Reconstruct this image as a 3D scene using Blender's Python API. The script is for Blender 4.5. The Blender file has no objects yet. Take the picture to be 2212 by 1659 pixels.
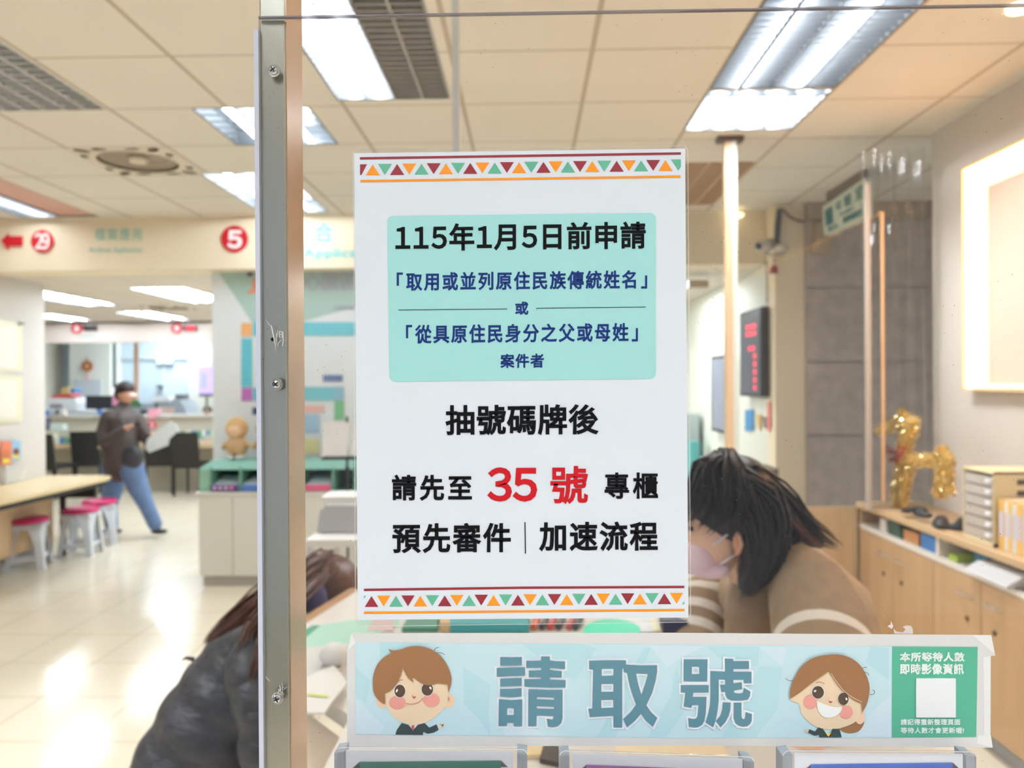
import bpy, math, random
from mathutils import Vector, Matrix
from mathutils.geometry import tessellate_polygon
random.seed(7)
S = bpy.context.scene
COL = S.collection
PI = math.pi
# ---------------- camera ----------------
CAMZ = 1.62
FPX = 1650.0
_ps, _th, _ro = math.atan(34 / FPX), -math.atan(4.5 / FPX), 0.0065
_F = Vector((-math.sin(_ps) * math.cos(_th), math.cos(_ps) * math.cos(_th), math.sin(_th)))
_R0 = Vector((math.cos(_ps), math.sin(_ps), 0)); _U0 = _R0.cross(_F)
_R = _R0 * math.cos(_ro) - _U0 * math.sin(_ro); _U = _R0 * math.sin(_ro) + _U0 * math.cos(_ro)
CAM = Vector((0, 0, CAMZ))
cd = bpy.data.cameras.new('camera'); cam = bpy.data.objects.new('camera', cd); COL.objects.link(cam)
cam.matrix_world = Matrix(((_R.x, _U.x, -_F.x, 0), (_R.y, _U.y, -_F.y, 0), (_R.z, _U.z, -_F.z, CAMZ), (0, 0, 0, 1)))
cd.sensor_width = 36; cd.lens = FPX / 2212 * 36; cd.clip_start = 0.02; cd.clip_end = 60
cd.dof.use_dof = True; cd.dof.focus_distance = 0.489; cd.dof.aperture_fstop = 8.2
S.camera = cam
# ---------------- world, exposure ----------------
S.view_settings.view_transform = 'Standard'; S.view_settings.look = 'None'; S.view_settings.gamma = 1
S.view_settings.use_curve_mapping = False
S.view_settings.exposure = -0.4
w = bpy.data.worlds.new('world'); S.world = w; w.use_nodes = True
w.node_tree.nodes['Background'].inputs[0].default_value = (0.74, 0.87, 1, 1)
w.node_tree.nodes['Background'].inputs[1].default_value = 0.85
TUBE = 190.0      # radiance of the lit fluorescent tubes
COVE = 3.2       # radiance of the warm backlit wall panel
# ---------------- helpers ----------------
def ray(px, py): return _F + _R * ((px - 1106) / FPX) - _U * ((py - 829.5) / FPX)
def W(px, py, Y):                 # point of the photograph's pixel on the plane y = Y
    d = ray(px, py); return CAM + d * (Y / d.y)
def WZ(px, py, z):
    d = ray(px, py); return CAM + d * ((z - CAMZ) / d.z)
def lin(c): c /= 255.0; return c / 12.92 if c <= .04045 else ((c + .055) / 1.055) ** 2.4
_M = {}
def mat(rgb, rough=.55, metal=0, emit=0, noise=0, nscale=8, bump=0, alpha=1, spec=.5, coat=0, stretch=None, trans=0):
    key = (rgb, rough, metal, emit, noise, nscale, bump, alpha, spec, coat, stretch, trans)
    if key in _M: return _M[key]
    m = bpy.data.materials.new('surface'); m.use_nodes = True; nt = m.node_tree; b = nt.nodes['Principled BSDF']
    c = tuple(lin(v) for v in rgb) + (1,)
    b.inputs['Base Color'].default_value = c; b.inputs['Roughness'].default_value = rough; b.inputs['Metallic'].default_value = metal
    b.inputs['Specular IOR Level'].default_value = spec; b.inputs['Alpha'].default_value = alpha; b.inputs['Coat Weight'].default_value = coat
    if emit: b.inputs['Emission Color'].default_value = c; b.inputs['Emission Strength'].default_value = emit
    if noise or bump:
        tc = nt.nodes.new('ShaderNodeTexCoord'); mp = nt.nodes.new('ShaderNodeMapping'); n = nt.nodes.new('ShaderNodeTexNoise')
        nt.links.new(tc.outputs['Object'], mp.inputs[0]); nt.links.new(mp.outputs[0], n.inputs['Vector'])
        n.inputs['Scale'].default_value = nscale; n.inputs['Detail'].default_value = 5
        if stretch: mp.inputs['Scale'].default_value = stretch
        if noise:
            r = nt.nodes.new('ShaderNodeMapRange'); r.inputs[1].default_value = .3; r.inputs[2].default_value = .7; r.inputs[3].default_value = 1 - noise; r.inputs[4].default_value = 1 + noise
            h = nt.nodes.new('ShaderNodeVectorMath'); h.operation = 'SCALE'; h.inputs[0].default_value = c[:3]
            nt.links.new(n.outputs['Fac'], r.inputs[0]); nt.links.new(r.outputs[0], h.inputs['Scale']); nt.links.new(h.outputs[0], b.inputs['Base Color'])
        if bump:
            bp = nt.nodes.new('ShaderNodeBump'); bp.inputs['Strength'].default_value = bump; bp.inputs['Distance'].default_value = .01
            nt.links.new(n.outputs['Fac'], bp.inputs['Height']); nt.links.new(bp.outputs[0], b.inputs['Normal'])
    _M[key] = m; return m
def bandmat(rgb, white, bands, noise=.07):
    """knit with stripes; bands: (point, axis, t0, t1, max distance from the axis line)"""
    m = mat(rgb, .9, noise=noise, nscale=40.001, bump=.35); nt = m.node_tree; b = nt.nodes['Principled BSDF']; src = b.inputs['Base Color'].links[0].from_socket
    g = nt.nodes.new('ShaderNodeNewGeometry'); tot = None
    def M(op, *a):
        n = nt.nodes.new('ShaderNodeMath'); n.operation = op
        for i, x in enumerate(a):
            if isinstance(x, (int, float)): n.inputs[i].default_value = x
            else: nt.links.new(x, n.inputs[i])
        return n.outputs[0]
    def V(op, a, v):
        n = nt.nodes.new('ShaderNodeVectorMath'); n.operation = op; nt.links.new(a, n.inputs[0]); n.inputs[1].default_value = v; return n
    for p, ax, t0, t1, R in bands:
        d = V('SUBTRACT', g.outputs['Position'], p).outputs['Vector']; t = V('DOT_PRODUCT', d, ax).outputs['Value']; c = V('CROSS_PRODUCT', d, ax); l = nt.nodes.new('ShaderNodeVectorMath'); l.operation = 'LENGTH'; nt.links.new(c.outputs['Vector'], l.inputs[0])
        x = M('MULTIPLY', M('MULTIPLY', M('GREATER_THAN', t, t0), M('LESS_THAN', t, t1)), M('LESS_THAN', l.outputs['Value'], R)); tot = x if tot is None else M('MAXIMUM', tot, x)
    k = nt.nodes.new('ShaderNodeMix'); k.data_type = 'RGBA'; nt.links.new(tot, k.inputs[0]); nt.links.new(src, k.inputs[6]); k.inputs[7].default_value = tuple(lin(v) for v in white) + (1,); nt.links.new(k.outputs[2], b.inputs['Base Color'])
    return m
def glass(tint=(255, 255, 255), refl=1.0, haze=0.0, hcol=(235, 235, 240), key=None, bump=0, dust=0):
    m = bpy.data.materials.new('clear_sheet'); m.use_nodes = True; nt = m.node_tree; nt.nodes.clear()
    out = nt.nodes.new('ShaderNodeOutputMaterial'); tr = nt.nodes.new('ShaderNodeBsdfTransparent'); gl = nt.nodes.new('ShaderNodeBsdfGlossy')
    tr.inputs[0].default_value = tuple(lin(v) for v in tint) + (1,); gl.inputs['Roughness'].default_value = .03
    fr = nt.nodes.new('ShaderNodeFresnel'); fr.inputs[0].default_value = 1.45
    mu = nt.nodes.new('ShaderNodeMath'); mu.operation = 'MULTIPLY'; mu.inputs[1].default_value = refl
    mx = nt.nodes.new('ShaderNodeMixShader'); nt.links.new(fr.outputs[0], mu.inputs[0]); nt.links.new(mu.outputs[0], mx.inputs[0])
    nt.links.new(tr.outputs[0], mx.inputs[1]); nt.links.new(gl.outputs[0], mx.inputs[2]); last = mx
    df = nt.nodes.new('ShaderNodeBsdfTranslucent'); df.inputs[0].default_value = tuple(lin(v) for v in hcol) + (1,)
    if haze or dust:
        mx2 = nt.nodes.new('ShaderNodeMixShader'); mx2.inputs[0].default_value = haze
        if dust:
            tc = nt.nodes.new('ShaderNodeTexCoord'); v = nt.nodes.new('ShaderNodeTexVoronoi'); v.inputs['Scale'].default_value = dust
            n = nt.nodes.new('ShaderNodeTexNoise'); n.inputs['Scale'].default_value = 9
            nt.links.new(tc.outputs['Object'], v.inputs['Vector']); nt.links.new(tc.outputs['Object'], n.inputs['Vector'])
            lt = nt.nodes.new('ShaderNodeMath'); lt.operation = 'LESS_THAN'; lt.inputs[1].default_value = .05
            gt = nt.nodes.new('ShaderNodeMath'); gt.operation = 'GREATER_THAN'; gt.inputs[1].default_value = .52
            a = nt.nodes.new('ShaderNodeMath'); a.operation = 'MULTIPLY'; ad = nt.nodes.new('ShaderNodeMath'); ad.operation = 'MULTIPLY_ADD'
            nt.links.new(v.outputs['Distance'], lt.inputs[0]); nt.links.new(n.outputs['Fac'], gt.inputs[0])
            nt.links.new(lt.outputs[0], a.inputs[0]); nt.links.new(gt.outputs[0], a.inputs[1]); nt.links.new(a.outputs[0], ad.inputs[0])
            ad.inputs[1].default_value = .3; ad.inputs[2].default_value = haze; nt.links.new(ad.outputs[0], mx2.inputs[0])
        nt.links.new(mx.outputs[0], mx2.inputs[1]); nt.links.new(df.outputs[0], mx2.inputs[2]); last = mx2
    nt.links.new(last.outputs[0], out.inputs[0]); return m
WL = {}
def props(o, label=None, cat=None, group=None, kind=None):
    if label: o['label'] = label
    if cat: o['category'] = cat
    if group: o['group'] = group
    if kind: o['kind'] = kind
    return o
def thing(name, label, cat, loc=(0, 0, 0), group=None):
    o = bpy.data.objects.new(name, None); COL.objects.link(o); o.location = loc; o.empty_display_size = .05
    WL[o.name] = Vector(loc); return props(o, label, cat, group)
class MB:
    def __init__(s): s.v = []; s.f = []; s.m = []; s.cm = 0
    def add(s, vs, fs):
        k = len(s.v); s.v += [Vector(p) for p in vs]; s.f += [tuple(i + k for i in f) for f in fs]; s.m += [s.cm] * len(fs); return s
    def box(s, x0, x1, y0, y1, z0, z1):
        return s.add([(x, y, z) for x in (x0, x1) for y in (y0, y1) for z in (z0, z1)], [(0, 1, 3, 2), (4, 6, 7, 5), (0, 4, 5, 1), (2, 3, 7, 6), (0, 2, 6, 4), (1, 5, 7, 3)])
    def hexa(s, p):  # 8 pts: bottom 4 ccw, top 4 ccw
        return s.add(p, [(3, 2, 1, 0), (4, 5, 6, 7), (0, 1, 5, 4), (1, 2, 6, 5), (2, 3, 7, 6), (3, 0, 4, 7)])
    def loft(s, rings, cap=True, closed=True):
        n = len(rings[0]); k = len(s.v); fs = []
        for i in range(len(rings) - 1):
            for j in range(n if closed else n - 1):
                a, b = i * n + j, i * n + (j + 1) % n; fs.append((a, b, b + n, a + n))
        if cap: fs.append(tuple(range(n))[::-1]); fs.append(tuple((len(rings) - 1) * n + j for j in range(n)))
        return s.add([p for r in rings for p in r], fs)
    def tube(s, pts, rad, n=10, flat=1.0, up=None, cap=True):
        pts = [Vector(p) for p in pts]; rads = rad if isinstance(rad, (list, tuple)) else [rad] * len(pts); rings = []; prev = None
        for i, p in enumerate(pts):
            t = (pts[min(i + 1, len(pts) - 1)] - pts[max(i - 1, 0)]).normalized()
            u = Vector(up) if up else (prev if prev is not None else (Vector((0, 0, 1)) if abs(t.z) < .9 else Vector((0, 1, 0))))
            a = (u - t * u.dot(t)).normalized(); prev = a; b = t.cross(a); r = rads[i]
            ra, rb = (r if isinstance(r, (list, tuple)) else (r, r * flat))
            rings.append([p + a * (ra * math.cos(2 * PI * j / n)) + b * (rb * math.sin(2 * PI * j / n)) for j in range(n)])
        return s.loft(rings, cap)
    def cyl(s, p0, p1, r, n=16, r2=None): return s.tube([p0, p1], [r, r if r2 is None else r2], n)
    def ell(s, c, r, n=16, m=10, rot=None):
        c = Vector(c); rings = []
        for i in range(1, m):
            th = PI * i / m; rr = []
            for j in range(n):
                q = Vector((math.sin(th) * math.cos(2 * PI * j / n) * r[0], math.sin(th) * math.sin(2 * PI * j / n) * r[1], -math.cos(th) * r[2]))
                rr.append(c + (rot @ q if rot else q))
            rings.append(rr)
        k = len(s.v); s.loft(rings, cap=False)
        bo, to = Vector((0, 0, -r[2])), Vector((0, 0, r[2]))
        if rot: bo, to = rot @ bo, rot @ to
        k2 = len(s.v); s.v += [c + bo, c + to]; L = k + (m - 2) * n
        for j in range(n):
            s.f.append((k + (j + 1) % n, k + j, k2)); s.f.append((L + j, L + (j + 1) % n, k2 + 1)); s.m += [s.cm] * 2
        return s
    def lathe(s, c, prof, n=24):
        c = Vector(c); return s.loft([[c + Vector((r * math.cos(2 * PI * j / n), r * math.sin(2 * PI * j / n), z)) for j in range(n)] for r, z in prof])
    def flat(s, pts, fn):   # polygon (px) or list of loops, fn maps (x, y) -> world
        loops = pts if isinstance(pts[0][0], (list, tuple)) else [pts]
        tri = tessellate_polygon([[Vector((p[0], -p[1], 0)) for p in l] for l in loops]); al = [p for l in loops for p in l]
        fs = []
        for t in tri:
            a, b, c = [al[i] for i in t]
            cr = (b[0] - a[0]) * (c[1] - a[1]) - (b[1] - a[1]) * (c[0] - a[0])
            if abs(cr) < 1e-9: continue
            fs.append(t if cr < 0 else t[::-1])
        return s.add([fn(*p[:2]) for p in al], fs)
    def prism(s, pts, fn, off):  # polygon with thickness off (vector)
        n = len(pts); off = Vector(off); a = [fn(*p[:2]) for p in pts]; k = len(s.v)
        s.flat(pts, fn); s.flat(pts, lambda x, y: fn(x, y) + off)
        return s.add(a + [p + off for p in a], [(i, (i + 1) % n, (i + 1) % n + n, i + n) for i in range(n)])
    def build(s, name, m, parent=None, label=None, cat=None, group=None, kind=None, smooth=False, bevel=0, sub=0, remesh=0, orient=True, origin=None):
        me = bpy.data.meshes.new(name)
        if parent is not None: o0 = WL[parent.name]
        elif origin is not None: o0 = Vector(origin)
        else:
            xs = [v.x for v in s.v]; ys = [v.y for v in s.v]; zs = [v.z for v in s.v]
            o0 = Vector(((min(xs) + max(xs)) / 2, (min(ys) + max(ys)) / 2, min(zs)))
        me.from_pydata([v - o0 for v in s.v], [], s.f)
        ms = m if isinstance(m, list) else [m]
        for q in ms: me.materials.append(q)
        if len(ms) > 1: me.polygons.foreach_set('material_index', s.m)
        if orient:
            import bmesh
            bm = bmesh.new(); bm.from_mesh(me); bmesh.ops.recalc_face_normals(bm, faces=bm.faces); bm.to_mesh(me); bm.free()
        if smooth: me.polygons.foreach_set('use_smooth', [True] * len(me.polygons))
        o = bpy.data.objects.new(name, me); COL.objects.link(o)
        if parent is not None: o.parent = parent
        else: o.location = o0
        WL[o.name] = o0
        if bevel:
            b = o.modifiers.new('b', 'BEVEL'); b.width = bevel; b.segments = 2; b.limit_method = 'ANGLE'; b.angle_limit = .6
        if remesh:
            r = o.modifiers.new('r', 'REMESH'); r.mode = 'VOXEL'; r.voxel_size = remesh; r.use_smooth_shade = True
            q = o.modifiers.new('s', 'SMOOTH'); q.factor = .5; q.iterations = 6
        if sub: b = o.modifiers.new('s', 'SUBSURF'); b.levels = b.render_levels = sub
        return props(o, label, cat, group, kind)
def B(x0, x1, y0, y1, z0, z1): return MB().box(x0, x1, y0, y1, z0, z1)
def dup(root, loc, rz=0, label=None, group=None, scale=None):
    r = root.copy(); COL.objects.link(r); r.location = loc; r.rotation_euler = (0, 0, rz); WL[r.name] = Vector(loc)
    if label: r['label'] = label
    if group: r['group'] = group
    if scale: r.scale = scale
    for ch in list(root.children):
        c = ch.copy(); COL.objects.link(c); c.parent = r
        for g in list(ch.children):
            d = g.copy(); COL.objects.link(d); d.parent = c
    return r
def fit(o, label=None, cat=None, **k): return props(o, label, cat, **k)
# flat prints ------------------------------------------------
def rect(x0, y0, x1, y1): return [(x0, y0), (x1, y0), (x1, y1), (x0, y1)]
def grow(pts, r):   # mitred outline offset outwards (inwards for r < 0)
    A = sum(pts[i][0] * pts[(i + 1) % len(pts)][1] - pts[(i + 1) % len(pts)][0] * pts[i][1] for i in range(len(pts))); s_ = 1 if A > 0 else -1; out = []
    for i, p in enumerate(pts):
        a, b = pts[i - 1], pts[(i + 1) % len(pts)]; n = []
        for u, v in ((a, p), (p, b)):
            dx, dy = v[0] - u[0], v[1] - u[1]; l = math.hypot(dx, dy) or 1; n.append((dy / l * s_, -dx / l * s_))
        sx, sy = n[0][0] + n[1][0], n[0][1] + n[1][1]; l = math.hypot(sx, sy) or 1; sx, sy = sx / l, sy / l
        d = max(.45, sx * n[0][0] + sy * n[0][1]); out.append((p[0] + sx / d * r, p[1] + sy / d * r))
    return out
def rrect(x0, y0, x1, y1, r, n=6):
    p = []
    for cx, cy, a in ((x1 - r, y0 + r, -90), (x1 - r, y1 - r, 0), (x0 + r, y1 - r, 90), (x0 + r, y0 + r, 180)):
        for i in range(n + 1):
            t = math.radians(a + 90 * i / n); p.append((cx + r * math.cos(t), cy + r * math.sin(t)))
    return p
def circ(cx, cy, rx, ry=None, n=32, rot=0):
    ry = ry or rx; c, s_ = math.cos(rot), math.sin(rot)
    return [(cx + rx * math.cos(t) * c - ry * math.sin(t) * s_, cy + rx * math.cos(t) * s_ + ry * math.sin(t) * c) for t in [2 * PI * i / n for i in range(n)]]
def spl(pts, n=6, closed=True):   # Catmull-Rom; a point with a third value stays a sharp corner
    out = []; N = len(pts)
    for i in range(N if closed else N - 1):
        p1, p2 = pts[i], pts[(i + 1) % N]
        p0 = pts[i - 1] if (closed or i) else p1; p3 = pts[(i + 2) % N] if (closed or i + 2 < N) else p2
        if len(p1) > 2: p0 = p1
        if len(p2) > 2: p3 = p2
        for k in range(n):
            t = k / n; t2 = t * t; t3 = t2 * t
            out.append(tuple(.5 * (2 * p1[a] + (p2[a] - p0[a]) * t + (2 * p0[a] - 5 * p1[a] + 4 * p2[a] - p3[a]) * t2 + (3 * p1[a] - p0[a] - 3 * p2[a] + p3[a]) * t3) for a in (0, 1)))
    if not closed: out.append(pts[-1][:2])
    return out
def stroke(mb, pts, r, fn, closed=False, cap=True):
    N = len(pts)
    for i in range(N if closed else N - 1):
        p, q = pts[i], pts[(i + 1) % N]; dx, dy = q[0] - p[0], q[1] - p[1]; L = math.hypot(dx, dy)
        if L < 1e-6: continue
        dx, dy = dx / L * r, dy / L * r; e = 1 if cap else 0
        mb.add([fn(p[0] - dx * e - dy, p[1] - dy * e + dx), fn(q[0] + dx * e - dy, q[1] + dy * e + dx), fn(q[0] + dx * e + dy, q[1] + dy * e - dx), fn(p[0] - dx * e + dy, p[1] - dy * e - dx)], [(0, 1, 2, 3)])
def line(mb, pts, wpx, fn):  # mitred open polyline of width wpx, tapering possible
    L, Rr = [], []
    for i, p in enumerate(pts):
        a, b = pts[max(i - 1, 0)], pts[min(i + 1, len(pts) - 1)]; dx, dy = b[0] - a[0], b[1] - a[1]; l = math.hypot(dx, dy) or 1
        ww = (wpx[i] if isinstance(wpx, (list, tuple)) else wpx) / 2; L.append((p[0] - dy / l * ww, p[1] + dx / l * ww)); Rr.append((p[0] + dy / l * ww, p[1] - dx / l * ww))
    for i in range(len(pts) - 1): mb.add([fn(*L[i]), fn(*L[i + 1]), fn(*Rr[i + 1]), fn(*Rr[i])], [(0, 1, 2, 3)])
_G = {}
def glyph(ch):
    if ch in _G: return _G[ch]
    c = bpy.data.curves.new('g', 'FONT'); c.body = ch; c.resolution_u = 3; o = bpy.data.objects.new('g', c); COL.objects.link(o)
    dg = bpy.context.evaluated_depsgraph_get(); dg.update(); me = bpy.data.meshes.new_from_object(o.evaluated_get(dg))
    raw = [(v.co.x, v.co.y) for v in me.vertices]; key = {}; vs = []; mp = []
    for p in raw:
        k = (round(p[0], 4), round(p[1], 4))
        if k not in key: key[k] = len(vs); vs.append(p)
        mp.append(key[k])
    fs = []
    for p in me.polygons:
        f = [mp[i] for i in p.vertices]
        if len(set(f)) < 3: continue
        A = sum(vs[f[i]][0] * vs[f[(i + 1) % len(f)]][1] - vs[f[(i + 1) % len(f)]][0] * vs[f[i]][1] for i in range(len(f)))
        if abs(A) > 1e-9: fs.append(tuple(f if A > 0 else f[::-1]))
    he = {(f[i], f[(i + 1) % len(f)]) for f in fs for i in range(len(f))}
    nr = {}
    for a, b in he:                      # outward normals of the boundary edges (fill lies on the left)
        if (b, a) not in he:
            dx, dy = vs[b][0] - vs[a][0], vs[b][1] - vs[a][1]; l = math.hypot(dx, dy) or 1
            for i in (a, b): nr.setdefault(i, []).append((dy / l, -dx / l))
    off = {}
    for i, n in nr.items():
        sx, sy = sum(q[0] for q in n), sum(q[1] for q in n); l = math.hypot(sx, sy)
        if l < 1e-6: continue
        sx, sy = sx / l, sy / l; d = max(.62, min(sx * q[0] + sy * q[1] for q in n)); off[i] = (sx / d, sy / d)
    bpy.data.objects.remove(o); bpy.data.curves.remove(c); bpy.data.meshes.remove(me)
    _G[ch] = (vs, fs, off); return _G[ch]
def text(mb, s, x0, y0, x1, y1, fn, r=0, dig=.6, sp=0.0):
    """lettering whose ink fills the rectangle x0,y0 (top) .. x1,y1; r emboldens every stroke"""
    pos = 0; lay = []
    for ch in s:
        if ch == ' ': pos += .35; continue
        fw = ord(ch) > 0x2000 or ch.isdigit(); g = glyph(chr(0xFF10 + int(ch)) if ch.isdigit() else ch); vs = g[0]
        if not vs: continue
        a, b = min(v[0] for v in vs), max(v[0] for v in vs)
        if ch in '「」': adv = .56; ox = pos + adv / 2 - (a + b) / 2
        elif ch.isdigit(): adv = dig; ox = pos + adv / 2 - (a + b) / 2
        elif fw: adv = 1.0; ox = pos
        else: adv = b - a + .12; ox = pos + .06 - a
        lay.append((g, ox)); pos += adv + sp
    X = [v[0] + ox for g, ox in lay for v in g[0]]; Yv = [v[1] for g, ox in lay for v in g[0]]
    xa, xb, ya, yb = min(X), max(X), min(Yv), max(Yv)
    def T(vx, vy): return (x0 + r + (vx - xa) / (xb - xa) * (x1 - x0 - 2 * r), y1 - r - (vy - ya) / (yb - ya) * (y1 - y0 - 2 * r))
    for (vs, fs, ed), ox in lay:
        P = [T(v[0] + ox, v[1]) for v in vs]
        mb.add([fn(p[0] + r * ed[i][0], p[1] - r * ed[i][1]) if i in ed else fn(*p) for i, p in enumerate(P)], fs)
    return mb
# ================= the setting =================
ZC = CAMZ + 1.40       # high suspended ceiling
ZL = CAMZ + .96        # lower ceiling of the rear hall
YB = 6.35              # header between the two
XW = 2.32              # right wall
def tilemat(rgb, sx, sy, ox, oy, lw, lcol, rough, noise=.02, bump=0):
    m = bpy.data.materials.new('tile_grid'); m.use_nodes = True; nt = m.node_tree; b = nt.nodes['Principled BSDF']
    g = nt.nodes.new('ShaderNodeNewGeometry'); sp = nt.nodes.new('ShaderNodeSeparateXYZ'); nt.links.new(g.outputs['Position'], sp.inputs[0]); ms = []
    for ax, s_, o_ in (('X', sx, ox), ('Y', sy, oy)):
        a = nt.nodes.new('ShaderNodeMath'); a.operation = 'SUBTRACT'; a.inputs[1].default_value = o_ - 100 * s_; nt.links.new(sp.outputs[ax], a.inputs[0])
        p = nt.nodes.new('ShaderNodeMath'); p.operation = 'PINGPONG'; p.inputs[1].default_value = s_ / 2; nt.links.new(a.outputs[0], p.inputs[0])
        l = nt.nodes.new('ShaderNodeMath'); l.operation = 'LESS_THAN'; l.inputs[1].default_value = lw[0 if ax == 'X' else 1] / 2; nt.links.new(p.outputs[0], l.inputs[0]); ms.append(l)
    mx = nt.nodes.new('ShaderNodeMath'); mx.operation = 'MAXIMUM'; nt.links.new(ms[0].outputs[0], mx.inputs[0]); nt.links.new(ms[1].outputs[0], mx.inputs[1])
    n = nt.nodes.new('ShaderNodeTexNoise'); n.inputs['Scale'].default_value = 1.3; nt.links.new(g.outputs['Position'], n.inputs['Vector'])
    r = nt.nodes.new('ShaderNodeMapRange'); r.inputs[1].default_value = .3; r.inputs[2].default_value = .7; r.inputs[3].default_value = 1 - noise; r.inputs[4].default_value = 1 + noise
    h = nt.nodes.new('ShaderNodeVectorMath'); h.operation = 'SCALE'; h.inputs[0].default_value = tuple(lin(v) for v in rgb)
    nt.links.new(n.outputs['Fac'], r.inputs[0]); nt.links.new(r.outputs[0], h.inputs['Scale'])
    c = nt.nodes.new('ShaderNodeMix'); c.data_type = 'RGBA'; nt.links.new(mx.outputs[0], c.inputs[0]); nt.links.new(h.outputs[0], c.inputs[6]); c.inputs[7].default_value = tuple(lin(v) for v in lcol) + (1,)
    nt.links.new(c.outputs[2], b.inputs['Base Color']); b.inputs['Roughness'].default_value = rough; return m
M_CEIL = tilemat((232, 224, 212), .6, .611, .272 * 1.037, 3.235, (.022, .014), (190, 176, 158), .8)
M_CEIL2 = tilemat((216, 206, 194), .6, .611, -3.7, 6.7, (.016, .012), (196, 184, 168), .8)
M_FLOOR = tilemat((242, 232, 210), .503, .49, -2.03, 3.42, (.006, .006), (202, 180, 146), .14, noise=.02)
M_WALL = mat((226, 218, 204), .7); M_WHITE = mat((232, 232, 228), .5); M_DARK = mat((38, 38, 40), .5); M_CREAM = mat((234, 220, 194), .7)
B(-9, 4.2, -2.6, 18, -.1, 0).build('floor', M_FLOOR, kind='structure')
HOLES = []   # fixtures recessed in the ceiling: (x0,x1,y0,y1)
def slab(name, m, x0, x1, y0, y1, z, holes, th=.05):
    xs = sorted({x0, x1, *[h[0] for h in holes], *[h[1] for h in holes]}); ys = sorted({y0, y1, *[h[2] for h in holes], *[h[3] for h in holes]})
    mb = MB()
    for i in range(len(xs) - 1):
        for j in range(len(ys) - 1):
            cx, cy = (xs[i] + xs[i + 1]) / 2, (ys[j] + ys[j + 1]) / 2
            if not any(h[0] < cx < h[1] and h[2] < cy < h[3] for h in holes): mb.box(xs[i], xs[i + 1], ys[j], ys[j + 1], z, z + th)
    return mb.build(name, m, kind='structure')
gx = lambda k: .272 * 1.037 + .6 * k
# (x0, x1, y0, y1, kind, lit x-range fractions, label)
HI = [(gx(1), gx(2), 2.48, 3.695, 'lit2', 'long lit louvred ceiling light at the top right, nearer of two in line'),
      (gx(1), gx(2), 3.71, 4.30, 'lit4', 'short very bright four-tube ceiling light behind the long lit one'),
      (-.932, -.375, 2.55, 3.77, 'half', 'ceiling light above the steel post, tube lit beside its dark louvre half'),
      (-1.70, -1.10, 3.85, 4.46, 'lit2', 'lit ceiling light just right of the steel post near the top'),
      (-2.17, -1.62, 5.05, 6.22, 'lit2', 'lit ceiling light over the header, partly behind the steel post'),
      (-4.22, -3.56, 5.0, 6.30, 'pink', 'ceiling light at the left edge with one lit tube beside a pinkish louvre'),
      (-2.76, -2.14, 2.60, 3.85, 'dark', 'unlit ceiling light with dark cell louvre in the top left corner'),
      (gx(1), gx(2), 4.92, 6.12, 'warm', 'unlit tan-louvred ceiling light above the far post'),
      (-1.0, -.4, -1.7, -.5, 'lit4', 'added unseen ceiling light behind the viewer on the left'),  # rest of this list is unseen, added to brighten notice and front zone
      (.75, 1.35, -1.7, -.5, 'lit4', 'added unseen ceiling light behind the viewer on the right'),
      (-3.4, -2.8, .2, 1.4, 'lit4', 'added unseen ceiling light far to the left of the viewer'),
      (-5.8, -5.2, 1.5, 2.7, 'lit4', 'added unseen ceiling light above the far left aisle')]
LO = [(-5.42, -4.96, 7.75, 9.2, 'lit2', 'left lit light in the lower ceiling, beside the notice wall'),
      (-3.98, -3.42, 7.55, 8.95, 'lit4', 'right lit light in the lower ceiling, beside the mint wall'),
      (-5.50, -5.02, 10.05, 11.35, 'lit2', 'lit light in the lower ceiling just in front of the far service counter'),
      (-6.95, -6.5, 10.3, 11.35, 'lit2', 'smallest lit light at the far left of the lower ceiling'),
      (-1.2, -.6, 8.2, 9.4, 'lit4', 'added unseen light in the lower ceiling hidden past the mint wall'),  # from here on hidden fixtures, added to brighten the rear hall
      (.8, 1.4, 7.2, 8.4, 'lit4', 'added unseen light in the lower ceiling beside the call number display wall'),
      (-2.6, -2.0, 9.0, 10.2, 'lit4', 'added unseen light in the lower ceiling behind the mint wall')]
FAN = (-2.74, -2.15, 4.475, 5.065)
slab('ceiling', M_CEIL, -9, 4.2, -2.6, YB + .02, ZC, [h[:4] for h in HI] + [FAN])
slab('ceiling_rear', M_CEIL2, -9, 4.2, YB + .3, 11.7, ZL, [h[:4] for h in LO] + [(-4.795, -4.205, 9.205, 9.795)])
slab('ceiling_office', mat((190, 205, 215), .8), -9, 4.2, 11.7, 18, ZL + .3, [])
# walls
B(XW, XW + .15, -2.6, 4.42, 0, ZC).build('wall_right', mat((214, 205, 196), .7), kind='structure')
B(4.2, 4.3, 4.42, 11.7, 0, ZC).build('wall_right_far', M_WALL, kind='structure')
B(-9.1, -9, -2.6, 18, 0, ZC).build('wall_left_far', M_WALL, kind='structure')
MB().box(-9, -4.6, -2.7, -2.6, 0, ZC).box(3.4, 4.2, -2.7, -2.6, 0, ZC).box(-4.6, 3.4, -2.7, -2.6, 0, .5).box(-4.6, 3.4, -2.7, -2.6, 2.75, ZC).box(-.7, -.5, -2.7, -2.6, .5, 2.75).build('wall_back', mat((112, 116, 114), .8), kind='structure')
B(-4.6, 3.4, -2.66, -2.65, .5, 2.75).build('window_added', glass(refl=.5), kind='structure')  # opening and pane added out of view to let bluish fill light in
B(-9, 4.2, 18, 18.1, 0, ZC).build('wall_office', mat((198, 214, 226), .8), kind='structure')
B(-4.78, -4.62, 3.2, 7.22, 0, ZL).build('wall_left', mat((208, 203, 198), .7), kind='structure')
# header face
hd = W(0, 520, YB)
B(-9, 4.2, YB, YB + .3, ZL, ZC).build('wall_header', M_CREAM, kind='structure')
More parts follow.
